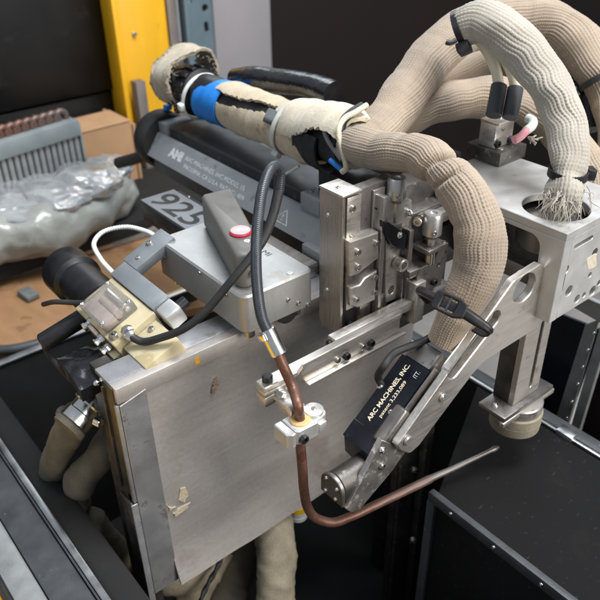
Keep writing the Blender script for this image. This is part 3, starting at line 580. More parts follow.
# ================================================================== GUIDE RAIL
t = thing('guide_rail', (-18, 14, -3.9), 'grey guide rail with printed maker lettering behind the control box', 'rail')
FRL = frm((0, 0, 0), (0, 1, 0), (0, 0, 1), (1, 0, 0))
def extr(name, sec, x0, x1, m, parent, bev=.06): return prism(name, sec, [], x1 - x0, m, frm((x1, 0, 0), (0, 1, 0), (0, 0, 1), (1, 0, 0)), parent, bev)
xe = -33.2
st = extr('lettered_strip', [(10.95, -2.15), (11.15, -2.3), (13.2, -2.3), (13.2, -.35), (12.75, .0), (12.5, .0), (12.38, -.08)], xe, -1.2, 'rail_grey', t, .05)
extr('lower_channel', [(11.5, -3.9), (17.5, -3.9), (17.5, -2.35), (11.5, -2.35)], xe + .3, -1.6, 'rail_dark', t, .08)
tb = extr('top_block', [(12.95, -.3), (17.2, -.3), (17.2, 1.0), (13.1, 1.0), (12.95, .85)], -31.2, -8.2, 'rail_dark', t, .08)
extr('base_plate', [(13.25, -2.3), (17.3, -2.3), (17.3, -.35), (13.25, -.35)], xe + .4, -2.0, 'rail_grey', t, .05)
box('end_bracket', (-33.1, -31.4), (12.7, 17.2), (-.3, 1.15), 'rail_grey', t, .1)
eb = box('stop_block', (-8.65, -6.2), (12.2, 13.9), (-.05, 1.45), 'rail_grey', t, .1)
screw('cap_xs', (-8.0, 12.9, 1.46), PZ, t)
box('front_foot', (-6.3, -3.0), (10.4, 12.2), (-3.2, -1.9), 'rail_grey', t, .08)
lathe('end_cap', [(2.0, -1.6), (2.9, -1.35), (3.15, -.8), (3.15, .5), (2.9, .9), (2.3, 1.0)], (-34.0, 13.6, -1.3), (1, 0, 0), 'black_rubber', t, 48)
uv_ = Vector((0, 12.38 - 10.95, -.08 + 2.15)).normalized()
def on_strip(x, k): return Vector((x, 10.95, -2.15)) + uv_ * k
text('AMI', on_strip(-29.6, .95), PX, uv_, 2.5, 'print_white', t, 1.05, name='logo', bold=.06)
text('ARC MACHINES, INC MODEL 15', on_strip(-26.6, 1.35), PX, uv_, 10.2, 'print_white', t, .52)
text('PACOIMA, CA U.S.A. PAT NO. 409', on_strip(-26.3, .55), PX, uv_, 10.4, 'print_white', t, .5)
for a, b in (((-11.2, .5), (-9.4, .5)), ((-9.4, .5), (-10.1, 1.75)), ((-10.1, 1.75), (-11.2, .5))):
    p, q = on_strip(*a), on_strip(*b); tube('warning_mark', [tuple(p), tuple(p.lerp(q, .5)), tuple(q)], .045, 'print_white', t, .4, 6)
text('!', on_strip(-10.35, .72), PX, uv_, .12, 'print_white', t, .6, name='warning_mark')

# ---- number tag block
t = thing('number_tag', (-19, 6, -3.9), 'dark block with grey 925 number plate behind the control box', 'tag')
box('block', (-22.6, -13.2), (4.4, 8.6), (-3.88, -2.05), 'rail_dark', t, .08)
box('plate', (-22.9, -14.6), (4.5, 8.1), (-2.04, -1.92), 'tag_plate', t, .03)
text('925', (-22.4, 4.85, -1.92), PX, (0, 1, 0), 7.2, 'print_black', t, 2.75, bold=.012)
screw('cap_xs', (-20.6, 8.35, -2.05), PZ, t)

# ================================================================== CONTROL BOX
t = thing('control_box', (-5.85, 3.1, -3.9), 'satin grey metal control box on the stand rail', 'control box')
# housing: rounded vertical edges, softened top
sec = fillet([(-11.7, 0), (0, 0), (0, 6.35), (-11.7, 6.35)], [.35, .7, .5, .35], 6)
hb = prism('housing', sec, [], 3.15, 'box_grey', FZ(0), t, .14, 40)
# long cover standing across the box top
lev = fillet(xy((-11.132, 4.077, 2.800), (-0.506, 0.134, 2.800), (-1.150, 2.630, 2.800), (-10.689, 6.667, 2.800)), [.3, 1.1, 1.1, .3], 8)
lv = prism('cover', lev, [], 2.78, 'lever_grey', FZ(2.8), t, .22, 50)
bt = lathe('button', [(.76, -.05), (.80, .02), (.80, .12), (.74, .18)], (-3.600, 2.548, 2.800), PZ, 'button_red', t, 40)
lathe('cap', [(.70, .0), (.72, .26), (.60, .33), (.1, .35)], (-3.600, 2.548, 2.800), PZ, 'button_pink', bt, 40)
screw('sock', (-2.309, 2.186, 2.800), PZ, t); screw('sock', (-.6, 4.6, .0), PZ, t)
for p_ in ((0.000, 3.907, -1.704), (0.000, 4.836, -2.352), (0.000, 5.747, -2.868)): screw('cap_xs', p_, PX, t)
for p_ in ((-10.663, 0.000, -1.241), (-5.460, 0.000, -0.378)): screw('cap_xs', p_, MY, t)
screw('cap_s', (-0.597, 1.358, 1.200), PX, t); screw('cap_xs', (-2.0, -.0, -.65), MY, t)
text('AMI', (-5.2, 4.9, 0), PX, (0, 1, 0), 1.5, 'print_black', t, .5, name='logo')
for x, y in ((-.8, .9), (-.9, 5.3), (-10.6, .9)): cyl('foot', (x, y, -3.9), (x, y, -3.12), .42, 'screw_steel', t)
lathe('rubber_wheel', [(.3, -.3), (.95, -.25), (1.0, 0), (.95, .25), (.3, .3)], (-.75, 4.3, -3.2), PX, 'black_rubber', t, 28)
box('support_plate', (-11, -4), (6.5, 10.2), (-3.88, -2.6), 'steel_y', t, .06)

# ================================================================== WIRE FEEDER (tilted about X)
FD = frm((-11.7, -4.2, -1.8), (1, 0, 0), (0, .92, .39), (0, -.39, .92))
t = thing('wire_feeder', (-8, -6, -3.9), 'wire feed unit with black motor and amber plastic block', 'wire feeder')
box('bracket_arm', (-.75, 1.3), (1.55, 5.5), (-.9, .0), 'bracket_grey', t, .08, f=FD)
box('bracket_bar', (-.35, 6.2), (.02, 1.52), (-1.2, .02), 'bracket_grey', t, .06, f=FD)
box('bracket_foot', (6.25, 7.8), (.15, 1.5), (-1.6, -.15), 'satin_alu', t, .16, f=FD)
screw('cap_s', fp(FD, (-.1, 3.9, .0)), FD[3], t); screw('cap_xs', fp(FD, (.4, 2.4, .0)), FD[3], t)
ab = box('amber_block', (-.1, 6.4), (-3.7, -.02), (-3.2, -.2), 'amber_plastic', t, .1, f=FD)
box('amber_leg', (6.42, 9.6), (-3.3, -.25), (-3.0, -.75), 'amber_plastic', t, .1, f=FD)
box('amber_leg', (4.2, 6.2), (-4.3, -3.72), (-3.0, -1.2), 'amber_plastic', t, .08, f=FD)
cv = box('clear_cover', (1.15, 4.95), (-3.45, -.55), (-.18, .75), 'clear_plastic', t, .12, f=FD)
cyl('feed_roller', fp(FD, (2.0, -1.9, .15)), fp(FD, (4.3, -1.9, .15)), .3, 'pink_part', t); box('roller_block', (1.5, 4.6), (-3.2, -2.2), (-.17, .3), 'pink_part', t, .1, f=FD)
cyl('feed_roller', fp(FD, (1.6, -1.2, .1)), fp(FD, (4.4, -1.2, .1)), .22, 'steel_bright', t)
for a, b in ((1.4, -.8), (4.7, -.8), (4.7, -3.2), (1.4, -3.2)): screw('dome_s', fp(FD, (a, b, .74)), FD[3], t)
# motor
m0 = fp(FD, (-.12, -1.75, -1.7)); m1 = fp(FD, (-7.6, -1.75, -1.7)); dm = (m1 - m0).normalized()
mo = lathe('motor', [(1.6, 0), (1.75, .1), (1.75, 4.4), (1.85, 4.5), (2.1, 4.7), (2.1, 7.0), (1.9, 7.3), (1.2, 7.4)], m0, dm, 'black_plastic', t, 48)
h0 = fp(FD, (.25, -3.3, -1.2)); h1 = fp(FD, (-.7, -7.2, -1.2)); cyl('handle', h0, h1, .72, 'black_plastic', t, .1)
tube('lead', [tuple(fp(FD, (-1.9, -5.2, .6))), tuple(fp(FD, (-.8, -4.5, .9))), tuple(fp(FD, (.3, -3.6, .6))), tuple(fp(FD, (1.3, -2.9, .5)))], .2, 'black_rubber', t, .2, 10)
# fittings on the near side
for a, b, c, r, L_ in ((2.1, -3.7, -.5, .36, .9), (4.3, -4.0, -.6, .34, .8), (5.2, -4.1, -.9, .32, .8)):
    p = fp(FD, (a, b + .3, c)); lathe('hex_fitting', [(r * .8, 0), (r, .08), (r, .35), (r * .7, .38), (r * .7, .6), (r, .62), (r, L_ - .05), (r * .8, L_)], p, -FD[2], 'steel_bright', t, 6 if a > 3 else 16)
lathe('washer', [(.4, 0), (.75, .05), (.75, .3), (.4, .35)], fp(FD, (3.2, -3.72, -.7)), -FD[2], 'pink_part', t, 28)
lathe('hose_fitting', [(.35, 0), (.48, .05), (.48, .5), (.38, .55), (.38, 1.1), (.3, 1.15)], fp(FD, (6.2, -2.3, .0)), (.9, -.25, .2), 'steel_bright', t, 8)
screw('cap_s', fp(FD, (7.0, -1.0, -.76)), FD[3], t); screw('cap', fp(FD, (5.6, -3.2, -.2)), FD[3], t)
cyl('thumb_screw', fp(FD, (6.9, 1.4, -.9)), fp(FD, (6.9, 2.3, -.9)), .45, 'black_plastic', t)
# white ribbed tube
tube('ribbed_tube', [tuple(fp(FD, (-.6, .3, -.5))), (-15.902, -3.195, -2.399), (-18.021, -2.635, -2.059), (-18.783, -1.370, -1.744), (-17.761, 0.236, -1.404), (-15.703, 1.040, -1.255), (-13.139, 0.859, -0.833)], .19, 'white_plastic', None, .06, 12, None, lambda th, s: .025 * np.sin(s * 2 * math.pi / .24))
tag(bpy.data.objects['ribbed_tube'], 'thin white ribbed tube arching over the motor', 'tube')
# black shrink film parcel under the feeder
t = thing('film_parcel', (-8.738, -9.585, -7.000), 'parcel wrapped in shiny black film beside the stand corner', 'parcel')
P0, P1, P2, P3 = (-13.717, -11.028, -7.000), (-11.661, -7.457, -6.000), (-4.409, -8.364, -5.000), (-7.041, -11.139, -7.000)
def film(name, quad, h, seed, m):
    n = 30; g = np.random.default_rng(seed); qs = [np.array(q) for q in quad]; u = np.linspace(0, 1, n); U, Vv = np.meshgrid(u, u, indexing='ij')
    G = ((1 - U) * (1 - Vv))[..., None] * qs[0] + (U * (1 - Vv))[..., None] * qs[1] + (U * Vv)[..., None] * qs[2] + ((1 - U) * Vv)[..., None] * qs[3]
    z = np.zeros_like(U)
    for i in range(14): z += g.normal() * np.abs(np.sin(g.uniform(-9, 9) * U + g.uniform(-9, 9) * Vv + g.uniform(0, 6))) 
    G[..., 2] += z * .055 + .25 * np.sin(math.pi * Vv) ; B_ = G.copy(); B_[..., 2] -= h
    return grid_mesh(name, np.concatenate([G, B_[:, ::-1]], axis=1), m, t, True, True, 60)
film('film', ((-10.233, -10.179, -5.800), (-9.246, -7.153, -5.200), (-3.990, -7.480, -4.400), (-4.478, -10.814, -5.000)), 1.0, 9, 'black_film')
for p_ in ((-3.434, -9.886, -4.400), (-3.564, -9.377, -4.400), (-3.596, -8.911, -4.400), (-3.786, -8.282, -4.400), (-3.910, -7.910, -4.400)): 
    o = lathe('stud', [(.16, 0), (.2, .06), (.2, .3), (.12, .36)], p_, (.2, -.6, .8), 'steel_bright', t, 12)
tube('thin_cable', [tuple(fp(FD, (-.7, -7.1, -1.2))), (-12.964, -9.979, -7.078), (-10.568, -9.998, -7.222), (-8.217, -9.952, -7.248)], .2, 'black_rubber', None, .2, 10); tag(bpy.data.objects['thin_cable'], 'thin black cable from the motor handle end', 'cable')

# ================================================================== VERTICAL SLIDE
t = thing('slide_unit', (1.5, 11, -4), 'brushed steel vertical slide unit with adjusting knobs and clamp jaws', 'slide unit')
prism('column', [(.1, -4.4), (.45, -5.0), (2.5, -5.0), (2.5, 6.3), (.1, 6.3)], [], .26, 'steel_v', FY(6.8), t, .04)
box('column_cap', (.05, 2.52), (6.77, 8.6), (6.31, 6.5), 'steel_y', t, .05)
screw('cap_xs', (1.2, 7.5, 6.46), PZ, t, 'pin')
for z in (4.6, -1.5): screw('dome_s', (1.0, 6.8, z), MY, t)
box('back_plate', (1.2, 2.1), (7.2, 12.2), (-5.0, 6.28), 'steel_dark', t, .05)
box('gib_strip', (2.12, 2.42), (7.3, 8.6), (2.3, 6.15), 'steel', t, .03)
screw('cap_s', (2.42, 7.75, 5.3), PX, t); screw('cap_s', (2.42, 7.75, 3.0), PX, t)
box('gib_strip', (2.12, 2.3), (9.9, 11.0), (-5, 5.9), 'steel_v', t, .03)
screw('black', (2.300, 10.374, 4.536), PX, t)
j1 = prism('jaw', yz((3.000, 6.611, 3.486), (3.000, 7.380, 0.255), (3.000, 8.065, 0.198), (3.000, 9.634, 0.646), (3.000, 10.136, 0.711), (3.000, 9.931, 3.019), (3.000, 7.274, 3.102)) if False else yz((3.000, 7.038, 3.184), (3.000, 7.234, 0.312), (3.000, 8.015, 0.218), (3.000, 9.531, 0.684), (3.000, 10.078, 0.815), (3.000, 9.883, 2.995)), [], 1.5, 'steel', FX(3.0), t, .09)
j2 = prism('jaw', yz((3.000, 7.217, -0.597), (3.000, 7.374, -2.245), (3.000, 8.092, -2.681), (3.000, 9.895, -2.729), (3.000, 9.940, -0.183), (3.000, 8.685, -0.334), (3.000, 8.206, -0.738)), [], 1.5, 'steel', FX(3.0), t, .09)
box('jaw_base', (1.5, 2.7), ((3.000, 7.039, 1.766)[1] + .15, (3.000, 9.954, 1.928)[1] - .1), (-2.7, 1.9), 'steel_dark', t, .05)
for p_ in ((3.000, 7.834, 2.156), (3.000, 7.887, 0.926), (3.000, 9.637, 2.200)): screw('cap_s', p_, PX, j1)
for p_ in ((3.000, 7.856, -1.839), (3.000, 9.690, -1.937), (3.000, 9.609, -0.608)): screw('cap_s', p_, PX, j2)
box('lower_rail', (1.6, 2.5), (8.8, 9.9), (-6.6, -2.9), 'steel_v', t, .04); box('lower_rail', (1.6, 2.5), (10.3, 11.6), (-6.6, -2.9), 'steel_v', t, .04)
screw('black', (2.500, 7.701, -4.108), PX, t)
# divider and faceplate with holes
ya = (3.100, 10.084, 1.515)[1]; yb = (3.100, 10.448, 1.385)[1]
box('divider', (1.0, 3.1), (ya, yb), (-7.4, 5.6), 'steel_v', t, .04)
fpo = yz((2.700, 10.704, 5.422), (2.700, 11.384, -3.768), (2.700, 14.310, -3.953), (2.700, 13.454, 4.285))
prism('faceplate', fpo, [circ(yz((2.700, 11.908, -2.798))[0], .36, 20)], .6, 'steel', FX(2.7), t, .04)
box('bore_back', (1.6, 2.05), (yb + .02, yb + 3), (-7, 5.0), 'black_plastic', t, .03)
lathe('bushing', [(.44, 0), (.52, .05), (.52, .75), (.44, .82), (.30, .80), (.28, .2)], (2.720, 12.232, -0.437), PX, 'steel', t, 28)
bk = prism('black_plate', yz((3.300, 10.020, 3.852), (3.300, 10.135, 2.949), (3.300, 10.996, 1.603), (3.300, 12.442, 0.631), (3.300, 12.579, 1.960), (3.300, 10.528, 3.686)), [], .5, 'black_anod', FX(3.3), t, .05)
screw('dome', (3.300, 11.714, 2.253), PX, bk)
box('edge_bar', (2.72, 3.45), ((3.300, 12.676, 1.513)[1], (3.300, 13.119, 1.360)[1]), (-3.6, 2.3), 'steel_dark', t, .04)
box('top_bar', (1.7, 2.76), ((3.300, 10.222, 3.786)[1], (3.300, 12.633, 1.941)[1] - .1), (2.35, 2.75), 'steel_dark', t, .05)
# adjusting knobs
def knob(c, r, h, stem, label):
    k = lathe('knob', [(r * .9, 0), (r, .07), (r, h - .22), (r * .84, h), (r * .42, h), (r * .36, h - .12), (r * .1, h - .14)], c, PZ, 'knob_steel', t, 40)
    cyl('stem', (c[0], c[1], c[2] - stem), (c[0], c[1], c[2] + .02), r * .42, 'steel', k, .03, 6)
    lathe('ferrule', [(r * .55, -.32), (r * .6, -.3), (r * .6, -.02), (r * .5, 0)], c, PZ, 'steel_dark', k, 24)
    screw('cap_xs', (c[0] + r * .82, c[1] - r * .55, c[2] + .45), (.85, -.5, 0), k, 'set_screw')
c1 = (2.600, 11.847, 4.892); knob(c1, .70, 1.6, 1.9, '')
c2 = (3.600, 14.921, 1.367); knob(c2, .74, 1.75, 2.6, '')
# bracket under the second knob
cz = c2[2]
box('knob_plate', (c2[0] - 1.0, c2[0] + .75), (c2[1] - 1.0, c2[1] + 1.2), (cz - 1.25, cz - .85), 'steel_dark', t, .05)
for a, b in ((.5, -.75), (.5, .95)): screw('cap_xs', (c2[0] + a, c2[1] + b, cz - .86), PZ, t)
box('knob_bracket', (c2[0] - 1.2, c2[0] + .2), (c2[1] - 2.3, c2[1] + 1.3), (cz - 3.0, cz - 2.4), 'steel_dark', t, .06)
prism('bracket_face', yz((0, c2[1] - 1.5, cz - 2.45), (0, c2[1] - 1.5, cz - 5.4), (0, c2[1] + 1.5, cz - 5.4), (0, c2[1] + 1.5, cz - 1.3), (0, c2[1] + .9, cz - 1.3), (0, c2[1] + .4, cz - 2.45)), [circ((c2[1] + .9, cz - 2.9), .16, 12)], .5, 'steel_dark', FX(c2[0] + .25), t, .04)
cyl('lock_pin', (c2[0] + .4, c2[1] - .1, cz - 2.4), (c2[0] + .4, c2[1] - .1, cz - 1.2), .16, 'steel_bright', t)
box('step_block', (c2[0] - .2, c2[0] + .7), (c2[1] - 2.0, c2[1] - .9), (cz - 7, cz - 3.4), 'steel', t, .06)
screw('cap_s', (c2[0] + .7, c2[1] - 1.45, cz - 4.5), PX, t); screw('black', (c2[0] + .3, c2[1] + .4, cz - 4.2), PX, t)
# clamp behind the knobs
e = (2.000, 14.374, 2.612)
box('cross_clamp', (1.0, 2.2), (e[1] - .6, e[1] + 4.2), (e[2] - .9, e[2] + .1), 'steel_dark', t, .1)
box('cross_clamp', (2.25, 3.1), (e[1] + .6, e[1] + 3.4), (e[2] - 1.1, e[2] - .2), 'steel', t, .1)
screw('dome', (2.900, 13.119, 3.421), (.6, -.7, .3), t); screw('cap', (3.100, 13.844, 2.613), (.5, -.8, .1), t); screw('cap', (2.2, e[1] + 3.6, e[2] - .4), PX, t)
box('rear_block', (-.8, 1.1), (12.3, 20), (-8, 4.6), 'tank_dark', t, .15)
box('arm_bracket', (1.2, 3.2), (12.5, 17.6), (-6.5, -1.2), 'steel_dark', t, .1)
box('link_plate', (2.0, 11.0), (19.5, 23.5), (-2.2, -.8), 'steel_dark', t, .1); box('link_plate', (.5, 2.2), (17, 23.4), (-3.2, .4), 'steel_dark', t, .1)

# ================================================================== WIRE GUIDE ARM
t = thing('adjusting_bars', (4.2, 6, -5), 'flat steel adjusting bars with tube clamp reaching left from the slide unit', 'bar assembly')
box('rear_bar', (3.2, 4.05), (4.95, 17.2), (-4.35, -3.55), 'steel_y', t, .07)
zt = -3.25
bar = fillet([(4.1, -2.2), (5.15, -2.2), (5.15, .55), (4.75, 1.35), (4.75, 10.9), (4.5, 11.3), (4.1, 11.3)], [.1, .1, .15, .15, .1, .1, .1], 3)
prism('front_bar', bar, [], .42, 'steel_y', FZ(-3.5), t, .06)
box('end_block', (4.12, 5.13), (-2.18, .4), (-4.36, -3.94), 'steel_y', t, .06)
box('clamp_foot', (4.12, 5.15), (-2.2, -.2), (-5.15, -4.38), 'steel_y', t, .06)
box('under_bar', (4.2, 4.62), (1.4, 11.0), (-5.3, -3.94), 'steel', t, .05)
box('ledge', (4.2, 5.0), (1.7, 11.4), (-5.55, -5.32), 'steel_y', t, .04)
for y in (5.45, 7.9): screw('black', (4.62, y, -4.85), PX, t); 
for y in (4.6, 7.1): screw('cap_s', (4.62, y, -4.8), PX, t)
screw('black', (4.55, -1.5, -3.5), PZ, t); cyl('screw_head', (4.6, -1.55, -3.5), (4.6, -1.55, -3.05), .36, 'screw_black', t)
screw('dome_s', (4.06, 5.0, -4.0), MY, t); cyl('end_pin', (3.5, 4.7, -4.1), (3.5, 5.0, -4.1), .26, 'screw_black', t)
# cross rod and tube clamp
lathe('sleeve', [(.5, 0), (.58, .05), (.58, .6), (.48, .65)], (5.1, -.95, -4.75), PX, 'steel_bright', t, 28)
box('cross_rod', (5.7, 7.15), (-1.6, -.45), (-5.3, -4.45), 'steel_y', t, .08)
ctr = (7.600, -1.267, -5.135); cxy = (ctr[0], ctr[1]); zc = ctr[2] + .1
loop = fillet([(cxy[0] - .8, cxy[1] - .9), (cxy[0] + .8, cxy[1] - .9), (cxy[0] + .9, cxy[1] + .7), (cxy[0] + .5, cxy[1] + 1.9), (cxy[0] - .4, cxy[1] + 1.9), (cxy[0] - .8, cxy[1] + 1.3)], [.1, .25, .3, .45, .45, .3], 4)
prism('tube_clamp', loop, [circ(cxy, .62, 28)], 1.2, 'satin_alu', FZ(zc), t, .07)
prism('clamp_jaw', fillet([(cxy[0] - .8, cxy[1] - 1.55), (cxy[0] + .55, cxy[1] - 1.55), (cxy[0] + .8, cxy[1] - 1.25), (cxy[0] + .8, cxy[1] - .95), (cxy[0] - .8, cxy[1] - .95)], .1, 3), [], 1.2, 'satin_alu', FZ(zc - .02), t, .07)
lathe('cheek', [(.6, 0), (.66, .04), (.66, .2), (.6, .24)], (cxy[0] - .05, cxy[1] + 1.2, zc), PZ, 'satin_alu', t, 28)
lathe('nylon_ring', [(.46, -.3), (.68, -.28), (.70, .05), (.64, .12), (.46, .12)], (cxy[0], cxy[1], zc + .03), PZ, 'nylon_yellow', t, 36)
screw('cap_xs', (cxy[0] - .05, cxy[1] + 1.2, zc + .2), PZ, t); screw('black', (cxy[0] + .85, cxy[1] - .45, zc - .72), PX, t); box('clamp_lug', (cxy[0] + .6, cxy[0] + .94), (cxy[1] + .9, cxy[1] + 1.5), (zc - .95, zc - .3), 'satin_alu', t, .06)

# ================================================================== WIRE CONDUIT: hose, ferrule, copper tube, wire
t = thing('wire_conduit', (cxy[0], cxy[1], -17), 'looped dark hose running into a bent copper wire guide tube', 'tube')
cz_ = Vector((cxy[0], cxy[1], zc))
tube('copper_tube', [(5.296, -1.129, -1.045), (5.836, -1.019, -2.148), (6.391, -0.834, -3.383), tuple(cz_ + Vector((-.05, -.12, 1.3))), tuple(cz_), tuple(cz_ + Vector((0, .02, -2.5))), (7.600, -1.146, -8.880), (7.600, -1.000, -11.673), (7.700, -0.779, -13.464), (7.900, -0.154, -14.900), (8.384, 0.978, -15.800), (8.609, 2.580, -16.200), (8.902, 5.448, -16.500), (9.622, 9.728, -16.500), (9.696, 10.229, -16.500)], .345, 'copper', t, .15, 20, None, lambda th, s: .018 * snoise(th, s, 91, 8, 3.))
tube('wire_end', [(9.666, 10.028, -16.500) + (1.2,), (9.757, 10.633, -16.500) + (1.1,), (10.074, 12.189, -16.500) + (.95,), (10.425, 14.248, -16.500) + (.8,), (10.787, 16.367, -16.500) + (.74,), (10.877, 16.910, -16.500) + (.95,), (10.947, 17.284, -16.500) + (.5,)], .27, 'wire_steel', t, .15, 16)
a = Vector((4.402, -1.304, 0.424)); b = Vector((5.362, -1.102, -1.099)); d = (b - a).normalized(); Lf = (b - a).length
lathe('ferrule', [(.5, 0), (.56, .06), (.56, Lf * .45), (.56, Lf * .47), (.56, Lf - .05), (.5, Lf)], a, d, 'steel_bright', t, 28)
box('ferrule_tab', (-.75, -.5), (-.3, .3), (.1, .6), 'steel_bright', t, .06, f=axis_frame(a, d))
hp = [tuple(a - d * .0 + Vector((0, 0, 0)) + d * .3), (3.935, -1.281, 1.014), (2.957, -0.831, 2.458), (1.841, -0.027, 4.233), (0.639, 1.114, 5.888), (-0.452, 2.411, 7.376), (-1.096, 3.512, 8.127), (-1.403, 4.252, 8.115), (-1.486, 4.637, 7.482), (-1.351, 4.406, 6.348), (-0.911, 3.493, 4.915), (-0.500, 2.265, 3.579), (-0.271, 0.955, 2.754), (-0.289, -0.595, 1.620), (-0.706, -2.662, -0.281), (-1.415, -3.923, -1.403), (-2.745, -5.219, -2.363), (-3.973, -6.021, -2.962), tuple(fp(FD, (7.0, -2.5, .2)))]
tube('hose', hp[:10], .36, 'hose_grey', t, .03, 18, None, lambda th, s: .006 * np.sin(s * 2 * math.pi / .13))
tube('rear_hose', [p + (max(.78, 1.0 - .06 * i),) for i, p in enumerate(hp[9:])], .36, 'black_rubber', t, .05, 18)

# ================================================================== WELDING NOZZLE HEAD (frame x, u, v)
an = math.radians(38.5); EU = Vector((0, math.cos(an), math.sin(an))); EV = Vector((0, -math.sin(an), math.cos(an)))
TF = frm((0, 0, 0), (1, 0, 0), EU, EV)                 # local: (x, u, v)
TP = lambda x: frm((x, 0, 0), EU, EV, (1, 0, 0))        # plates in (u, v) facing +X
t = thing('weld_head', fp(TF, (9.3, -6, -12)), 'black lettered welding head hanging from the slotted bracket', 'welding head')
vt = -7.94
bd_ = prism('motor_body', [(-1.95, vt), (-1.95, vt - 2.3), (3.65, vt - 2.3), (3.65, vt)], [], 2.65, 'black_anod', TP(10.5), t, .05)
prism('front_housing', [(-2.0, vt), (-2.0, vt - 2.9), (-3.0, vt - 2.9), (-3.45, vt - 2.2), (-3.35, vt - .02)], [], 2.75, 'black_anod', TP(10.55), t, .05)
def uvyz(u, v): p_ = EU * u + EV * v; return (p_.y, p_.z)
pA = uvyz(-3.34, vt - .03); prism('front_cowl', [pA, (pA[0] + .12, pA[1] - 1.5), (pA[0] + .75, pA[1] - 2.5), uvyz(-3.0, vt - 2.85), uvyz(-2.4, vt - 1.0)], [], 2.5, 'black_anod', FX(10.42), t, .06)
box('rear_cover', (8.0, 10.35), (3.67, 5.2), (vt - 2.2, vt - .05), 'steel_dark', t, .15, f=TF)
EXT = Vector((-1, 0, 0))
text('ARC MACHINES, INC.', fp(TF, (9.05, -1.5, vt)), EU, EXT, 4.75, 'print_gold', bd_, .42, bold=.025)
text('patent 3,233,089', fp(TF, (9.62, -.85, vt)), EU, EXT, 3.0, 'print_gold', bd_, .36, bold=.01)
text('ITT.', fp(TF, (9.95, 2.7, vt)), EU, EXT, .5, 'print_white', bd_, .32)
for x, u, v in ((7.95, .9, vt), (9.95, -.15, vt), (8.05, -3.3, vt - .2), (10.35, -3.3, vt - .25)): 
    k = 'dome' if u > -1 else 'dome_s'; screw(k, fp(TF, (x, u, v)), EV if u > -1 else (-EU + EV * .4), t)
# flaked mounting plate
mp_ = prism('mount_plate', fillet([(-2.0, -7.2), (-1.55, -10.8), (-3.35, -10.85), (-6.75, -10.3), (-7.2, -9.6), (-7.15, -8.75)], [.08, .3, .5, .4, .3, .15], 4), [], .45, 'flaked', TP(11.02), t, .05)
for u, v, k in ((-2.55, -7.95, 'dome'), (-3.45, -9.1, 'cap_s')): screw(k, fp(TF, (11.02, u, v)), PX, mp_)
# nozzle: D-shaped barrel along Y, round side up, capped towards -Y
def dsec(xc, zc_, r, h, n=18): return [(xc - r, zc_ - h), (xc + r, zc_ - h)] + [(xc + r * math.cos(math.pi * i / n), zc_ + r * math.sin(math.pi * i / n)) for i in range(n + 1)]
nxc, nzc, nyc = 9.8, -10.05, -.44
prism('nozzle', dsec(nxc, nzc, 1.0, .95), [], 3.4, 'tank_dark', FY(nyc + .35), t, .08, 30)
dc = prism('nozzle_cap', dsec(nxc, nzc, 1.1, 1.02), [], .32, 'steel_dark', FY(nyc), t, .06, 30)
for x, z in ((9.3, -9.5), (9.25, -10.7), (10.25, -10.75), (10.35, -9.75)): screw('dome_s', (x, nyc, z), MY, dc)
lathe('tip', [(.5, 0), (.55, .1), (.4, .6), (.2, .9)], (9.7, 1.6, -11.1), (0, 0, -1), 'steel', t, 20)
tube('cable', [tuple(fp(TF, (8.05, 1.0, vt - .2))), tuple(fp(TF, (7.7, 1.25, vt + .35))), (8.462, 5.386, -3.482), (8.219, 6.565, -3.141), (8.378, 7.769, -3.075), (8.647, 9.087, -3.033), (8.875, 10.034, -2.747)], .27, 'black_rubber', t, .1, 14)
box('side_clamp', (9.95, 10.98), (-2.3, .6), (-9.6, -7.62), 'steel_dark', t, .22, 3, f=TF)

# ================================================================== SLOTTED BRACKET PLATE
t = thing('slotted_bracket', (11.600, 18.806, -4.470), 'angled steel bracket plate with round hole and long slot', 'bracket')
out = fillet(yz((11.600, 4.102, -7.178), (11.600, 3.752, -7.503), (11.600, 4.199, -8.239), (11.600, 5.164, -9.128), (11.600, 6.043, -8.926), (11.600, 11.152, -5.222), (11.600, 12.364, -4.678), (11.600, 18.720, -4.614), (11.600, 18.128, 0.732), (11.600, 17.298, 1.367), (11.600, 14.292, 1.162)), [.0, .3, .2, .5, 0.3, .8, .8, .0, .2, .3, .8], 4)
hc = yz((11.600, 15.687, 0.046))[0]
hol = fillet(yz((11.600, 14.487, -0.119), (11.600, 14.744, 0.665), (11.600, 15.607, 1.246), (11.600, 16.612, 0.902), (11.600, 17.094, -0.020), (11.600, 16.736, -0.874), (11.600, 15.768, -1.187), (11.600, 14.763, -0.808)), .9, 4)
sl = slot(yz((11.600, 8.970, -3.847))[0], yz((11.600, 12.706, -1.248))[0], .62)
prism('plate', out, [hol, sl], .6, 'steel_y', FX(11.6), t, .07)
screw('dome', (11.620, 4.689, -7.522), PX, t); screw('dome', (11.620, 7.923, -5.541), PX, t)
cyl('spacer', (11.610, 4.701, -7.537), tuple(Vector((11.610, 4.701, -7.537)) + Vector((.2, 0, 0))), .36, 'steel', t); cyl('spacer', (11.610, 7.936, -5.555), tuple(Vector((11.610, 7.936, -5.555)) + Vector((.16, 0, 0))), .34, 'steel', t)
box('back_bar', (10.75, 10.84), (-1.5, 4.0), (-8.6, -7.6), 'steel_dark', t, .03, f=TF)

# ================================================================== GANTRY FRAME
t = thing('machined_housing', (8, 22, -3.3), 'pale machined aluminium housing with round cable opening, upper right', 'housing')
gx, gy, gz, gb = 12.79, 17.84, 4.0, -3.3
hcz = xy((9.854, 20.861, 4.000))[0]
prism('top_plate', [(.0, gy), (gx, gy), (gx, 26.7), (.0, 26.7)], [circ(xy((9.806, 20.932, 4.000))[0], 2.38, 48)], .62, 'satin_alu', FZ(gz), t, .05)
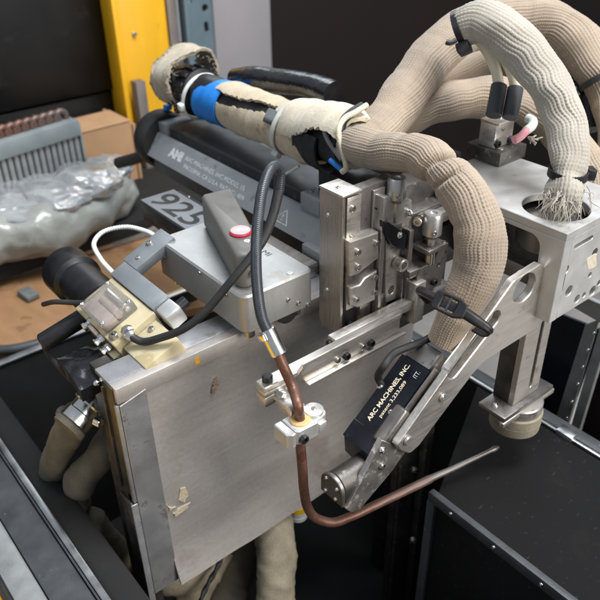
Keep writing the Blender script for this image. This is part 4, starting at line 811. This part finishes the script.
# left side plate: open to the left and below
side = fillet([(.2, gz - .63), (.2, 3.0), (10.9, 3.0), (11.15, gb), (gx - .0, gb), (gx, gz - .63)], [0, 0, .9, 0, 0, 0], 6)
prism('side_plate', side, [], .9, 'satin_alu', FY(gy + .005), t, .04)
hol = []
def fh(u, v, r): return None
for p, r in (((12.790, 18.665, 0.892), .26), ((12.790, 22.287, 0.946), .28), ((12.790, 22.316, -0.921), .17), ((12.790, 18.611, -0.860), .17), ((12.790, 19.734, -1.272), .32), ((12.790, 21.187, -2.560), .26), ((12.790, 22.118, -2.589), .17), ((12.790, 23.305, -2.716), .32), ((12.790, 24.036, -2.292), .2), ((12.790, 24.570, -1.172), .26), ((12.790, 25.729, -2.687), .3)): hol.append(circ((p[1], p[2]), r * 1.35, 20))
hol.append(slot(yz((12.790, 19.287, 2.499))[0], yz((12.790, 21.312, 2.546))[0], .17, 6))
prism('front_plate', [(gy + .91, gb), (26.7, gb), (26.7, gz - .63), (gy + .91, gz - .63)], hol, .8, 'satin_alu', FX(gx - .003), t, .03)
box('hole_backing', (11.4, 11.9), (gy + 1.0, 26.6), (gb + .2, gz - .8), 'steel_dark', t, .04)
prism('tape_patch', fillet(yz((12.790, 21.232, 0.833), (12.790, 21.834, -0.310), (12.790, 23.065, -0.434), (12.790, 22.438, 0.892)), .15), [], .05, 'tape_tan', FX(gx + .012), t, .01)
box('inner_wall', (.3, 11.2), (23.6, 24.2), (gb, gz - .7), 'steel_dark', t, .06)
box('inner_wall', (.2, .9), (gy + .3, 23.5), (gb, gz - .7), 'steel_dark', t, .06)
box('inner_block', (5.8, 11.0), (20.5, 23.4), (-2.6, 2.6), 'tank_dark', t, .3, 3)
cyl('inner_ring', (hcz[0], hcz[1], 1.2), (hcz[0], hcz[1], 2.9), 2.5, 'steel_dark', t)
# connector on its dark base
b0 = (2.602, 23.734, 4.000)
t2 = thing('connector', (b0[0] - 1.6, b0[1] + 1.6, 4.0), 'small metal connector block on dark base with two sleeved leads', 'connector')
box('base', (b0[0] - 3.5, b0[0]), (b0[1], b0[1] + 3.45), (4.005, 5.15), 'tank_dark', t2, .08)
sc_ = screw('sock', (b0[0] - .7, b0[1] + .9, 5.15), PZ, t2)
cbk = box('block', (b0[0] - 2.6, b0[0] - 1.0), (b0[1] + .35, b0[1] + 2.7), (5.16, 7.1), 'steel_y', t2, .08)
box('block_top', (b0[0] - 2.6, b0[0] - .75), (b0[1] + .3, b0[1] + 2.75), (7.11, 7.35), 'steel_y', t2, .04)
screw('black', (b0[0] - 1.0, b0[1] + .65, 5.55), PX, t2); screw('black', (b0[0] - 1.0, b0[1] + 2.3, 5.55), PX, t2); screw('cap_xs', (b0[0] - 1.0, b0[1] + 1.2, 6.6), PX, t2); screw('cap_xs', (b0[0] - 1.6, b0[1] + 1.5, 7.35), PZ, t2)
dd = 56.5
for (u0, v0), (u1, v1), pts in (((495, 114), (499, 84), [(1.285, 24.115, 10.122), (0.808, 24.202, 11.159), (0.282, 23.997, 12.152), (-0.183, 23.566, 13.034), (-0.683, 22.818, 14.017)]), ((510.5, 118), (516, 88), [(2.193, 25.020, 9.912), (1.832, 25.053, 10.754), (1.300, 24.844, 11.750), (0.654, 24.454, 12.892), (-0.043, 23.659, 14.068)])):
    tube('lead', pts, .42, 'tube_cream', t2, .2, 16)
cyl('heat_shrink', (2.113, 22.753, 8.334), (1.236, 24.187, 10.252), .62, 'heat_shrink', t2); cyl('heat_shrink', (2.984, 23.680, 8.190), (2.134, 25.080, 10.043), .62, 'heat_shrink', t2)
tube('pink_lead', [(3.987, 23.159, 6.830), (4.074, 23.763, 6.948), (3.975, 24.709, 7.258)], .32, 'pink_cable', t2, .2, 12); tube('mint_lead', [(3.957, 24.622, 7.194), (3.874, 25.461, 7.379), (3.488, 26.090, 7.539), (2.861, 26.298, 7.576)], .36, 'mint_cable', t2, .2, 12)
for i in range(9): 
    p = Vector((4.914, 24.285, 6.814)); q = p + Vector((random.uniform(-.3, .5), random.uniform(-.2, .8), random.uniform(-.5, .3))); tube('frayed_end', [(4.466, 24.239, 6.941), tuple(p.lerp(Vector((4.466, 24.239, 6.941)), .4) + Vector((0, 0, random.uniform(-.15, .15)))), tuple(q)], .06, 'braid_white', t2, .3, 5)
box('rear_box', (-1.5, 1.0), (18.8, 21.0), (4.01, 5.6), 'black_plastic', None, .25); tag(bpy.data.objects['rear_box'], 'small dark metal box half hidden behind the front hose', 'box')

# ================================================================== SUPPORT FOOT
t = thing('support_foot', (11.6, 18, -15), 'slotted steel post with crossbar and round rubber foot', 'foot')
pa, pb, pc_, pd = (11.550, 17.199, -3.511), (11.550, 17.224, -11.379), (11.550, 20.356, -4.724), (11.550, 20.788, -10.603)
yl_, yr_ = (pa[1] + pb[1]) / 2, (pc_[1] + pd[1]) / 2
zpt, zpb = gb - .02, min(pb[2], pd[2]) - .2
prism('post', [(yl_, zpt), (yl_, zpb), (yr_, zpb), (yr_, zpt)], [slot((yl_ + .62 * (yr_ - yl_), zpb + 1.0), (yl_ + .62 * (yr_ - yl_), zpt - 1.2), .2)], .5, 'steel', FX(11.55), t, .04)
box('post_web', (9.6, 11.04), (yl_, yl_ + .35), (zpb, zpt), 'tank_dark', t, .05)
box('post_back', (10.4, 10.9), (yl_ + .4, yr_), (zpb + .3, zpt), 'black_plastic', t, .04)
ym = (yl_ + yr_) / 2
box('crossbar', (9.5, 12.1), (yl_ - 1.7, yr_ + 1.4), (zpb - .45, zpb - .02), 'steel_dark', t, .08)
box('front_lip', (11.75, 12.15), (yl_ - 1.8, yr_ + 1.6), (zpb - .95, zpb - .47), 'steel', t, .06)
screw('dome', (10.6, yl_ - 1.0, zpb), PZ, t); screw('dome', (10.6, yr_ + .9, zpb), PZ, t)
ft = lathe('rubber_foot', [(1.75, -3.0), (2.05, -2.75), (2.1, -1.95), (2.04, -1.9), (2.1, -1.82), (2.1, -1.1), (1.95, -.95), (1.85, -.9)], (10.9, ym + .15, zpb - .45), PZ, 'olive_hose', t, 48)
lathe('steel_ring', [(1.8, -.92), (1.98, -.88), (1.98, -.12), (1.9, -.02), (1.7, -.0)], (10.9, ym + .15, zpb - .46), PZ, 'steel', ft, 48)

# ================================================================== BRAIDED HOSES
def hose(name, pts, r, m, label, seed, cols=26, pitch=.30, depth=.085, lump=.07, **k):
    o = braid(name, pts, r, m, None, cols, pitch, depth, seed, lump, **k); return tag(o, label, 'hose', 'braided hoses')
G1 = [(-3.001, 12.709, 6.878) + (.98,), (-2.055, 12.418, 7.299) + (1.,), (-0.721, 12.350, 7.467) + (1.02,), (0.650, 12.393, 7.702) + (1.0,), (2.054, 12.541, 7.999) + (1.0,), (3.331, 12.778, 8.166) + (1.0,), (4.546, 12.862, 8.074) + (1.08,), (5.349, 12.780, 7.946) + (1.0,), (5.937, 12.739, 7.748) + (.93,), (6.507, 12.707, 7.582) + (1.06,), (7.486, 12.639, 7.069) + (1.12,), (8.655, 12.481, 6.236) + (1.14,), (9.535, 12.332, 5.022) + (1.2,), (10.102, 12.079, 3.714) + (1.24,), (10.414, 11.643, 2.349) + (1.18,), (10.373, 11.008, 1.032) + (1.06,), (10.139, 10.514, -0.469) + (.95,), (9.891, 10.073, -1.716) + (.84,), (9.726, 9.700, -2.810) + (.78,)]
hose('braided_hose', G1, 1.42, 'braid_tan', 'tan braided hose curving down the front to the black cable tie', 1, 40, .20, .10, .06, step=.036, creases=[((5.710, 12.780, 7.879), .55, .26, 0., 1.7), ((6.759, 12.641, 7.397), .38, .2, 1.2, 1.1), ((6.179, 12.772, 7.673), .3, .15, -1.0, 1.0), ((5.072, 12.883, 8.012), .25, .2, 3.1, 1.0), ((2.232, 12.757, 7.996), .14, .3, .3, 1.2), ((0.014, 12.430, 7.583), .16, .3, 1.3, 1.2), ((9.048, 12.404, 5.684), .12, .35, 2.6, 1.2), ((10.219, 10.748, 0.035), .15, .3, 1.0, 1.5)])
G2 = [(-3.699, 13.169, 6.323) + (.95,), (-3.821, 15.183, 6.599) + (1.,), (-4.184, 17.469, 7.433) + (1.0,), (-4.801, 20.035, 8.854) + (1.05,), (-5.379, 22.850, 10.471) + (1.08,), (-5.672, 25.933, 12.007) + (1.08,), (-5.241, 29.379, 13.022) + (1.05,), (-3.636, 32.662, 13.378) + (1.05,), (-1.612, 34.540, 12.770) + (1.1,), (0.750, 35.217, 11.498) + (1.1,), (3.279, 35.261, 9.400) + (1.0,), (5.590, 34.792, 7.062) + (1.0,), (8.077, 32.778, 3.916) + (1.0,)]
hose('braided_hose', G2, 1.80, 'braid_tan', 'tan braided hose making the tall arch at the top', 2, 42, .23, .12, .06)
G3 = [(-5.536, 15.986, 5.759) + (.9,), (-5.460, 18.704, 6.487) + (1.,), (-5.149, 21.532, 7.039) + (1.0,), (-4.291, 23.989, 7.490) + (1.02,), (-3.201, 26.523, 7.734) + (1.06,), (-1.723, 28.391, 7.779) + (1.06,), (0.298, 29.494, 7.339) + (1.0,), (2.494, 30.179, 6.277) + (1.,), (4.705, 30.481, 4.819) + (1.0,), (6.809, 30.401, 3.114) + (1.,), (9.043, 29.749, 0.688) + (1.0,)]
hose('braided_hose', G3, 1.62, 'braid_tan', 'tan braided hose running level behind the connector leads', 3, 38, .23, .11, .10)
G3b = [(-9.361, 23.975, 5.280) + (1.,), (-9.162, 28.173, 7.316) + (1.,), (-8.464, 31.705, 8.091) + (1.,), (-7.111, 33.981, 8.690) + (1.,), (-5.181, 36.010, 8.345) + (1.,)]
hose('braided_hose', G3b, 1.2, 'braid_tan', 'thin tan braided hose glimpsed under the tall arch', 5, 28, .26, .07, .05)
G4 = [(-1.725, 22.299, 14.215) + (.86,), (-1.282, 22.537, 14.468) + (.96,), (-0.343, 22.945, 14.843) + (1.04,), (0.950, 23.214, 14.651) + (1.08,), (2.586, 23.349, 13.913) + (1.1,), (4.253, 23.496, 12.776) + (1.08,), (5.896, 23.450, 11.479) + (1.04,), (7.336, 23.178, 10.205) + (1.0,), (8.481, 22.721, 8.923) + (.96,), (9.385, 22.047, 7.719) + (.94,), (9.874, 21.537, 6.809) + (.86,), (10.038, 21.259, 6.336) + (.80,), (10.330, 20.779, 5.509) + (.92,), (10.520, 20.522, 4.654) + (.85,), (10.688, 20.330, 4.075) + (.78,)]
wh = hose('braided_hose', G4, 1.50, 'braid_white', 'off white braided sleeve ending frayed in the round opening', 4, 32, .25, .10, .05)
fr = thing('frayed_strands', (10.789, 19.882, 4.253), 'loose white frayed strands at the sleeve end in the round opening', 'strands')
for i in range(150):
    p = Vector((10.647, 20.056, 5.526)) + Vector((random.gauss(0, .55), random.gauss(0, .65), random.uniform(-.2, .5))); q = p + Vector((random.gauss(.15, .5), random.gauss(-.35, .55), random.uniform(-1.9, -.7)))
    w1 = Vector((random.gauss(0, .14), random.gauss(0, .14), random.gauss(.05, .1))); w2 = Vector((random.gauss(0, .2), random.gauss(0, .2), 0))
    tube('strand', [tuple(p) + (1.,), tuple(p.lerp(q, .35) + w1) + (.9,), tuple(p.lerp(q, .7) + w2) + (.6,), tuple(q) + (.25,)], random.uniform(.025, .06), 'braid_white', fr, .25, 5)
# dark corrugated cable and clip at far right
tube('dark_cable', [(-0.163, 33.484, 7.189), (-0.596, 35.689, 8.958), (0.593, 36.534, 8.347), (2.211, 36.071, 6.855), (3.762, 34.961, 4.807)], .75, 'hose_grey', None, .2, 16); tag(bpy.data.objects['dark_cable'], 'dark grey cable behind the white sleeve', 'cable')

# ---- cable ties
def band(name, c, axis, r, wd, th, m, parent, squash=1., head=None):
    f = axis_frame(c, axis); n = 48; V = []; F = []
    for (rr, h) in ((r, -wd / 2), (r + th, -wd / 2), (r + th, wd / 2), (r, wd / 2)):
        for i in range(n): a_ = 2 * math.pi * i / n; V.append(tuple(fp(f, (rr * math.cos(a_), rr * squash * math.sin(a_), h))))
    for k in range(4):
        for i in range(n): j = (i + 1) % n; F.append([k * n + i, k * n + j, ((k + 1) % 4) * n + j, ((k + 1) % 4) * n + i])
    return mesh(name, V, F, m, parent)
def tie(c, axis, r, wd, m, label, head_dir, head, squash=1.):
    tt = thing('cable_tie', c, label, 'cable tie', 'cable ties'); band('strap', c, axis, r, wd, .13, m, tt, squash)
    ax = Vector(axis).normalized(); hd = Vector(head_dir); hd = (hd - ax * hd.dot(ax)).normalized(); sd = ax.cross(hd); f = frm(Vector(c) + hd * (r + .12), sd, ax, hd)
    box('head', (-head * .6, head * .6), (-head * .55, head * .55), (-.08, head * .7), m, tt, head * .12, f=f); return tt, f
cq = Vector((9.974, 21.360, 6.513)); tie(cq, (.05, .02, 1), 1.26, .55, 'black_plastic', 'black cable tie cinching the white sleeve above the opening', Vector((.55, .75, 0)), .75)
cq = Vector((-1.677, 22.357, 14.214)); ax_ = Vector((-1.056, 22.712, 14.550)) - Vector((-2.140, 22.029, 13.895)); tt, f = tie(cq, ax_, 1.28, .45, 'black_plastic', 'black cable tie round the upper end of the white sleeve', (.3, -.6, -.9), .9)
tube('tail', [(-0.664, 20.765, 13.828), (-0.855, 20.344, 13.646), (-1.074, 20.141, 13.712)], .2, 'black_plastic', tt, .2, 8)
cq = Vector((3.255, 34.889, 8.877)); tie(cq, Vector((4.081, 35.020, 8.189)) - Vector((2.378, 34.970, 10.021)), 1.9, .5, 'black_plastic', 'black cable tie on the tall arch at the right edge', (-.6, -.6, .2), .8)
# big buckle strap over front hose and bracket
t = thing('buckle_strap', (11.008, 8.408, 1.411), 'black moulded buckle strap tying the front hose to the bracket', 'cable tie', 'cable ties')
B0 = Vector((10.446, 7.439, 2.068)); B1 = Vector((12.468, 8.177, 1.638)); B2 = Vector((13.733, 9.152, 0.507)); ub = (B1 - B0).normalized(); nb = Vector((.62, -.55, .56)); nb = (nb - ub * nb.dot(ub)).normalized(); sb_ = nb.cross(ub)
fb = frm(B0, ub, sb_, nb); Lb = (B1 - B0).length
prism('buckle', fillet([(0, -.6), (Lb * .72, -.66), (Lb, -.42), (Lb, .42), (Lb * .72, .66), (0, .6)], .2, 4), [fillet([(.55, -.42), (1.5, -.42), (1.5, .42), (.55, .42)], .1, 3)], .5, 'black_plastic', frm(B0 + nb * .3, ub, sb_, nb), t, .08)
box('tongue', (.3, 1.7), (-.3, .3), (-.15, .12), 'black_plastic', t, .08, f=fb); box('bar', (.95, 1.1), (-.45, .45), (.1, .26), 'hose_grey', t, .04, f=fb)
tube('strap', [tuple(B1 - ub * .3) + (1.,), tuple(B1.lerp(B2, .4)) + (.95,), tuple(B2) + (.7,), tuple(B2 + Vector((-.5, .3, -.7))) + (.6,), tuple(B2 + Vector((-1.6, .6, -1.0))) + (.6,)], .38, 'black_plastic', t, .1, 14, tuple(nb), lambda th, s: -.16 * np.cos(th) ** 2)
tube('strap', [tuple(B0 + ub * .3), (9.174, 8.161, 1.540), (7.763, 9.229, 0.593), (7.544, 10.434, -0.739)], .3, 'black_plastic', t, .1, 12)

# ================================================================== WRAPPED CABLE BUNDLE ON THE RAIL
yb_ = 15.6
axis_pts = [(-33.701, 15.600, 3.678), (-27.972, 15.600, 4.141), (-24.343, 15.600, 4.486), (-18.307, 15.400, 4.836), (-11.986, 15.000, 5.185), (-7.627, 14.600, 5.598), (-4.360, 14.000, 6.086)]
t = thing('cable_bundle', axis_pts[2], 'thick cable bundle wrapped in pale leather lying on the rail', 'cable bundle')
ip = [p + (1.,) for p in axis_pts[1:]]
tube('inner_cable', ip, 1.75, 'black_rubber', t, .2, 40, (0, 0, 1), lambda th, s: .06 * snoise(th, s, 51, 8, 4.))
wr = axis_pts[2:]
def wmod(seed, a): return lambda th, s: a * snoise(th, s, seed, 10, 5.) + .05 * snoise(th, s, seed + 1, 10, 1.6)
P_ = axis_pts
shell('leather_wrap', [(-23.812, 15.600, 4.612) + (.98,), (-21.639, 15.500, 4.762) + (1.06,), (-17.994, 15.400, 4.915) + (1.04,), (-14.325, 15.200, 5.063) + (1.02,), (-13.212, 15.100, 5.105) + (.98,)], 2.12, -150, lambda s: 34 + 8 * np.sin(s * .5), .3, 'leather', t, 60, .12, mod=wmod(61, .11), fray=2.5, seed=1, rag=.08)
shell('leather_wrap', [(-23.320, 15.600, 4.433) + (.98,), (-18.007, 15.400, 4.723) + (1.05,), (-13.622, 15.200, 4.883) + (1.06,), (-9.754, 14.800, 5.132) + (1.02,), (-8.740, 14.700, 5.263) + (.98,)], 2.10, lambda s: 58 + 7 * np.sin(s * .45 + 1), 205, .3, 'leather', t, 60, .12, mod=wmod(63, .10), fray=2.5, seed=2, rag=.08)
shell('leather_wrap', [(-13.473, 15.200, 5.194) + (.92,), (-12.102, 15.100, 5.487) + (1.02,), (-9.485, 14.900, 5.877) + (1.1,), (-6.910, 14.600, 6.386) + (1.1,), (-4.827, 14.200, 6.640) + (1.0,), (-3.709, 14.000, 6.757) + (.9,)], 2.25, -160, lambda s: 78 + 14 * np.sin(s * .6), .32, 'leather_pale', t, 64, .12, mod=wmod(65, .14), fray=3., seed=3, rag=.12)
shell('dark_sleeve', [(-9.884, 14.800, 5.183) + (.98,), (-8.121, 14.600, 5.374) + (1.03,), (-6.665, 14.400, 5.493) + (1.0,)], 2.2, 60, 200, .2, 'black_rubber', t, 40, .15, mod=wmod(67, .05))
shell('blue_tape', [(-27.022, 15.600, 4.361) + (1.,), (-25.751, 15.600, 4.455) + (1.02,), (-24.166, 15.600, 4.528) + (1.02,), (-22.897, 15.550, 4.545) + (1.0,)], 2.2, -178, 178, .12, 'blue_tape', t, 60, .12, mod=wmod(69, .05))
lathe('metal_cuff', [(1.0, 0), (1.15, .1), (1.15, 1.2), (1.0, 1.3)], (-13.115, 14.200, 7.534), (.93, -.05, -.3), 'steel_bright', t, 28) if False else None
shell('metal_cuff', [(-14.482, 15.100, 5.136), (-13.086, 15.000, 5.162)], 2.22, 38, 72, .15, 'steel_bright', t, 20, .2)
# connector with grip ridges and its canvas jacket
cdir = (Vector((-26.662, 15.600, 4.343)) - Vector((-32.432, 15.600, 3.962))).normalized(); c0 = Vector((-30.934, 15.600, 4.610))
kn = lathe('plug_body', [(1.9, -2.5), (2.3, -2.3), (2.35, 0.0), (2.1, .1), (2.1, .8), (2.3, .9), (2.3, 2.6), (1.9, 2.8), (1.9, 4.5), (1.75, 6.5)], c0, cdir, 'black_plastic', t, 48)
for i in range(14):
    a_ = i / 14 * 2 * math.pi; f = axis_frame(c0, cdir); f = frm(c0, f[1] * math.cos(a_) + f[2] * math.sin(a_), f[2] * math.cos(a_) - f[1] * math.sin(a_), cdir)
    box('grip_ridge', (2.28, 2.58), (-.28, .28), (1.0, 2.5), 'black_plastic', kn, .1, f=f)
box('plug_flange', (-.2, .4), (-2.25, 2.25), (-2.2, 2.2), 'black_plastic', kn, .4, 3, f=frm(c0 + cdir * .2, cdir, (0, 1, 0), cdir.cross(Vector((0, 1, 0)))))
jk = thing('canvas_jacket', tuple(c0 - Vector((0, 0, 3))), 'frayed tan canvas jacket flaring round the black plug', 'jacket')
def jm(th, s): return .16 * snoise(th, s, 71, 10, 5.) + 1.25 * np.maximum(0, np.cos(th + .6)) ** 4 + .55 * np.maximum(0, np.cos(th - 1.0)) ** 4 + .06 * snoise(th, s, 72, 10, 1.2)
cj = c0 + cdir * .1 + Vector((0, 0, .45))
shell('jacket', [tuple(cj - cdir * 2.6) + (.98,), tuple(cj - cdir * 1.0) + (1.0,), tuple(cj + cdir * .4) + (1.02,), tuple(cj + cdir * 1.1) + (1.04,)], 2.75, -105, 160, .26, 'canvas', jk, 120, .12, mod=jm, fray=5., seed=5, rag=.3)
for i in range(45):
    a_ = random.uniform(-1.1, 2.9); up = Vector((0, 0, 1)); up = (up - cdir * up.dot(cdir)).normalized(); bb = cdir.cross(up)
    dv = up * math.cos(a_) + bb * math.sin(a_); p = cj + cdir * random.uniform(.9, 1.3) + dv * random.uniform(2.8, 3.2); q = p + cdir * random.uniform(-.3, .5) + dv * random.uniform(-.1, .5) + Vector((random.uniform(-.3, .3), random.uniform(-.3, .3), random.uniform(-.3, .3)))
    tube('loose_thread', [tuple(p), tuple(p.lerp(q, .5) + Vector((random.gauss(0, .06), random.gauss(0, .06), random.gauss(0, .06)))), tuple(q)], .025, 'canvas', jk, .2, 4)
box('blue_scrap', (-.2, .5), (-.4, .4), (-.3, .3), 'blue_tape', t, .1, f=frm((-34.061, 14.500, 2.080), cdir, (0, 1, 0), (0, 0, 1))); box('yellow_scrap', (-.25, .25), (-.3, .3), (-.3, .3), 'band_yellow', t, .1, f=frm((-34.109, 14.500, 5.709), cdir, (0, 1, 0), (0, 0, 1)))
# black plastic sleeve behind, thin wires
tube('plastic_sleeve', [(-26.587, 18.600, 5.795), (-23.282, 18.600, 6.593), (-19.283, 18.600, 7.250), (-14.666, 18.400, 7.826), (-10.872, 18.000, 7.963)], 1.15, 'black_film', None, .15, 28, None, lambda th, s: .07 * snoise(th, s, 81, 8, 9.)); tag(bpy.data.objects['plastic_sleeve'], 'shiny black plastic sleeve lying behind the leather wrap', 'sleeve')
def wtie(u, v, y, r, label, hd, m='natural_nylon', tilt=0., tail=None):
    c = Vector(u); tt, f = tie(c, Vector((.95, .0, -.18 + tilt)), r, .42, m, label, hd, .62)
    if tail: tube('tail', tail, .13, m, tt, .2, 8)
wtie((-28.325, 15.600, 4.265), 0, 0, 2.35, 'white cable tie with big head on the black plug', (.25, -1, -.25), 'white_plastic')
wtie((-12.932, 15.100, 5.179), 0, 0, 2.42, 'clear cable tie round the middle of the leather wrap', (.2, -.75, -1), tail=[(-9.969, 13.200, 3.077), (-10.821, 13.000, 2.411), (-11.699, 12.800, 1.819)])
tube('loose_wire', [(-6.935, 14.800, 8.145), (-6.879, 13.695, 7.917), (-6.391, 12.857, 7.427), (-5.520, 12.515, 6.775), (-4.531, 12.477, 6.095), (-3.775, 12.426, 5.683)], .2, 'panel_grey', None, .15, 10); tag(bpy.data.objects['loose_wire'], 'thin grey wire looping round the bundle end', 'wire')
t = thing('lacing_cord', (-2.964, 11.962, 6.840), 'pale cord and black tape lacing at the start of the front hose', 'cord')
tube('cord', [(-3.935, 15.037, 9.376), (-3.893, 13.865, 9.098), (-3.804, 12.667, 8.923), (-3.495, 11.798, 8.437), (-2.881, 11.363, 7.634), (-2.270, 11.230, 6.761), (-1.951, 11.163, 5.937), (-2.293, 11.085, 5.534)], .22, 'leather_pale', t, .12, 10)
tube('tape', [(-4.429, 14.992, 9.189), (-4.261, 13.597, 8.911), (-4.063, 12.712, 8.540), (-3.707, 12.202, 7.978)], .34, 'black_plastic', t, .12, 10)
tube('wire', [(-4.077, 11.463, 5.844), (-3.272, 11.461, 5.607), (-2.690, 11.552, 5.361)], .2, 'blue_tape', t, .12, 8)
box('socket_block', (-8.0, -3.2), (13.6, 16.8), (.8, 3.4), 'black_plastic', None, .2); tag(bpy.data.objects['socket_block'], 'black plastic socket block under the bundle end', 'block')
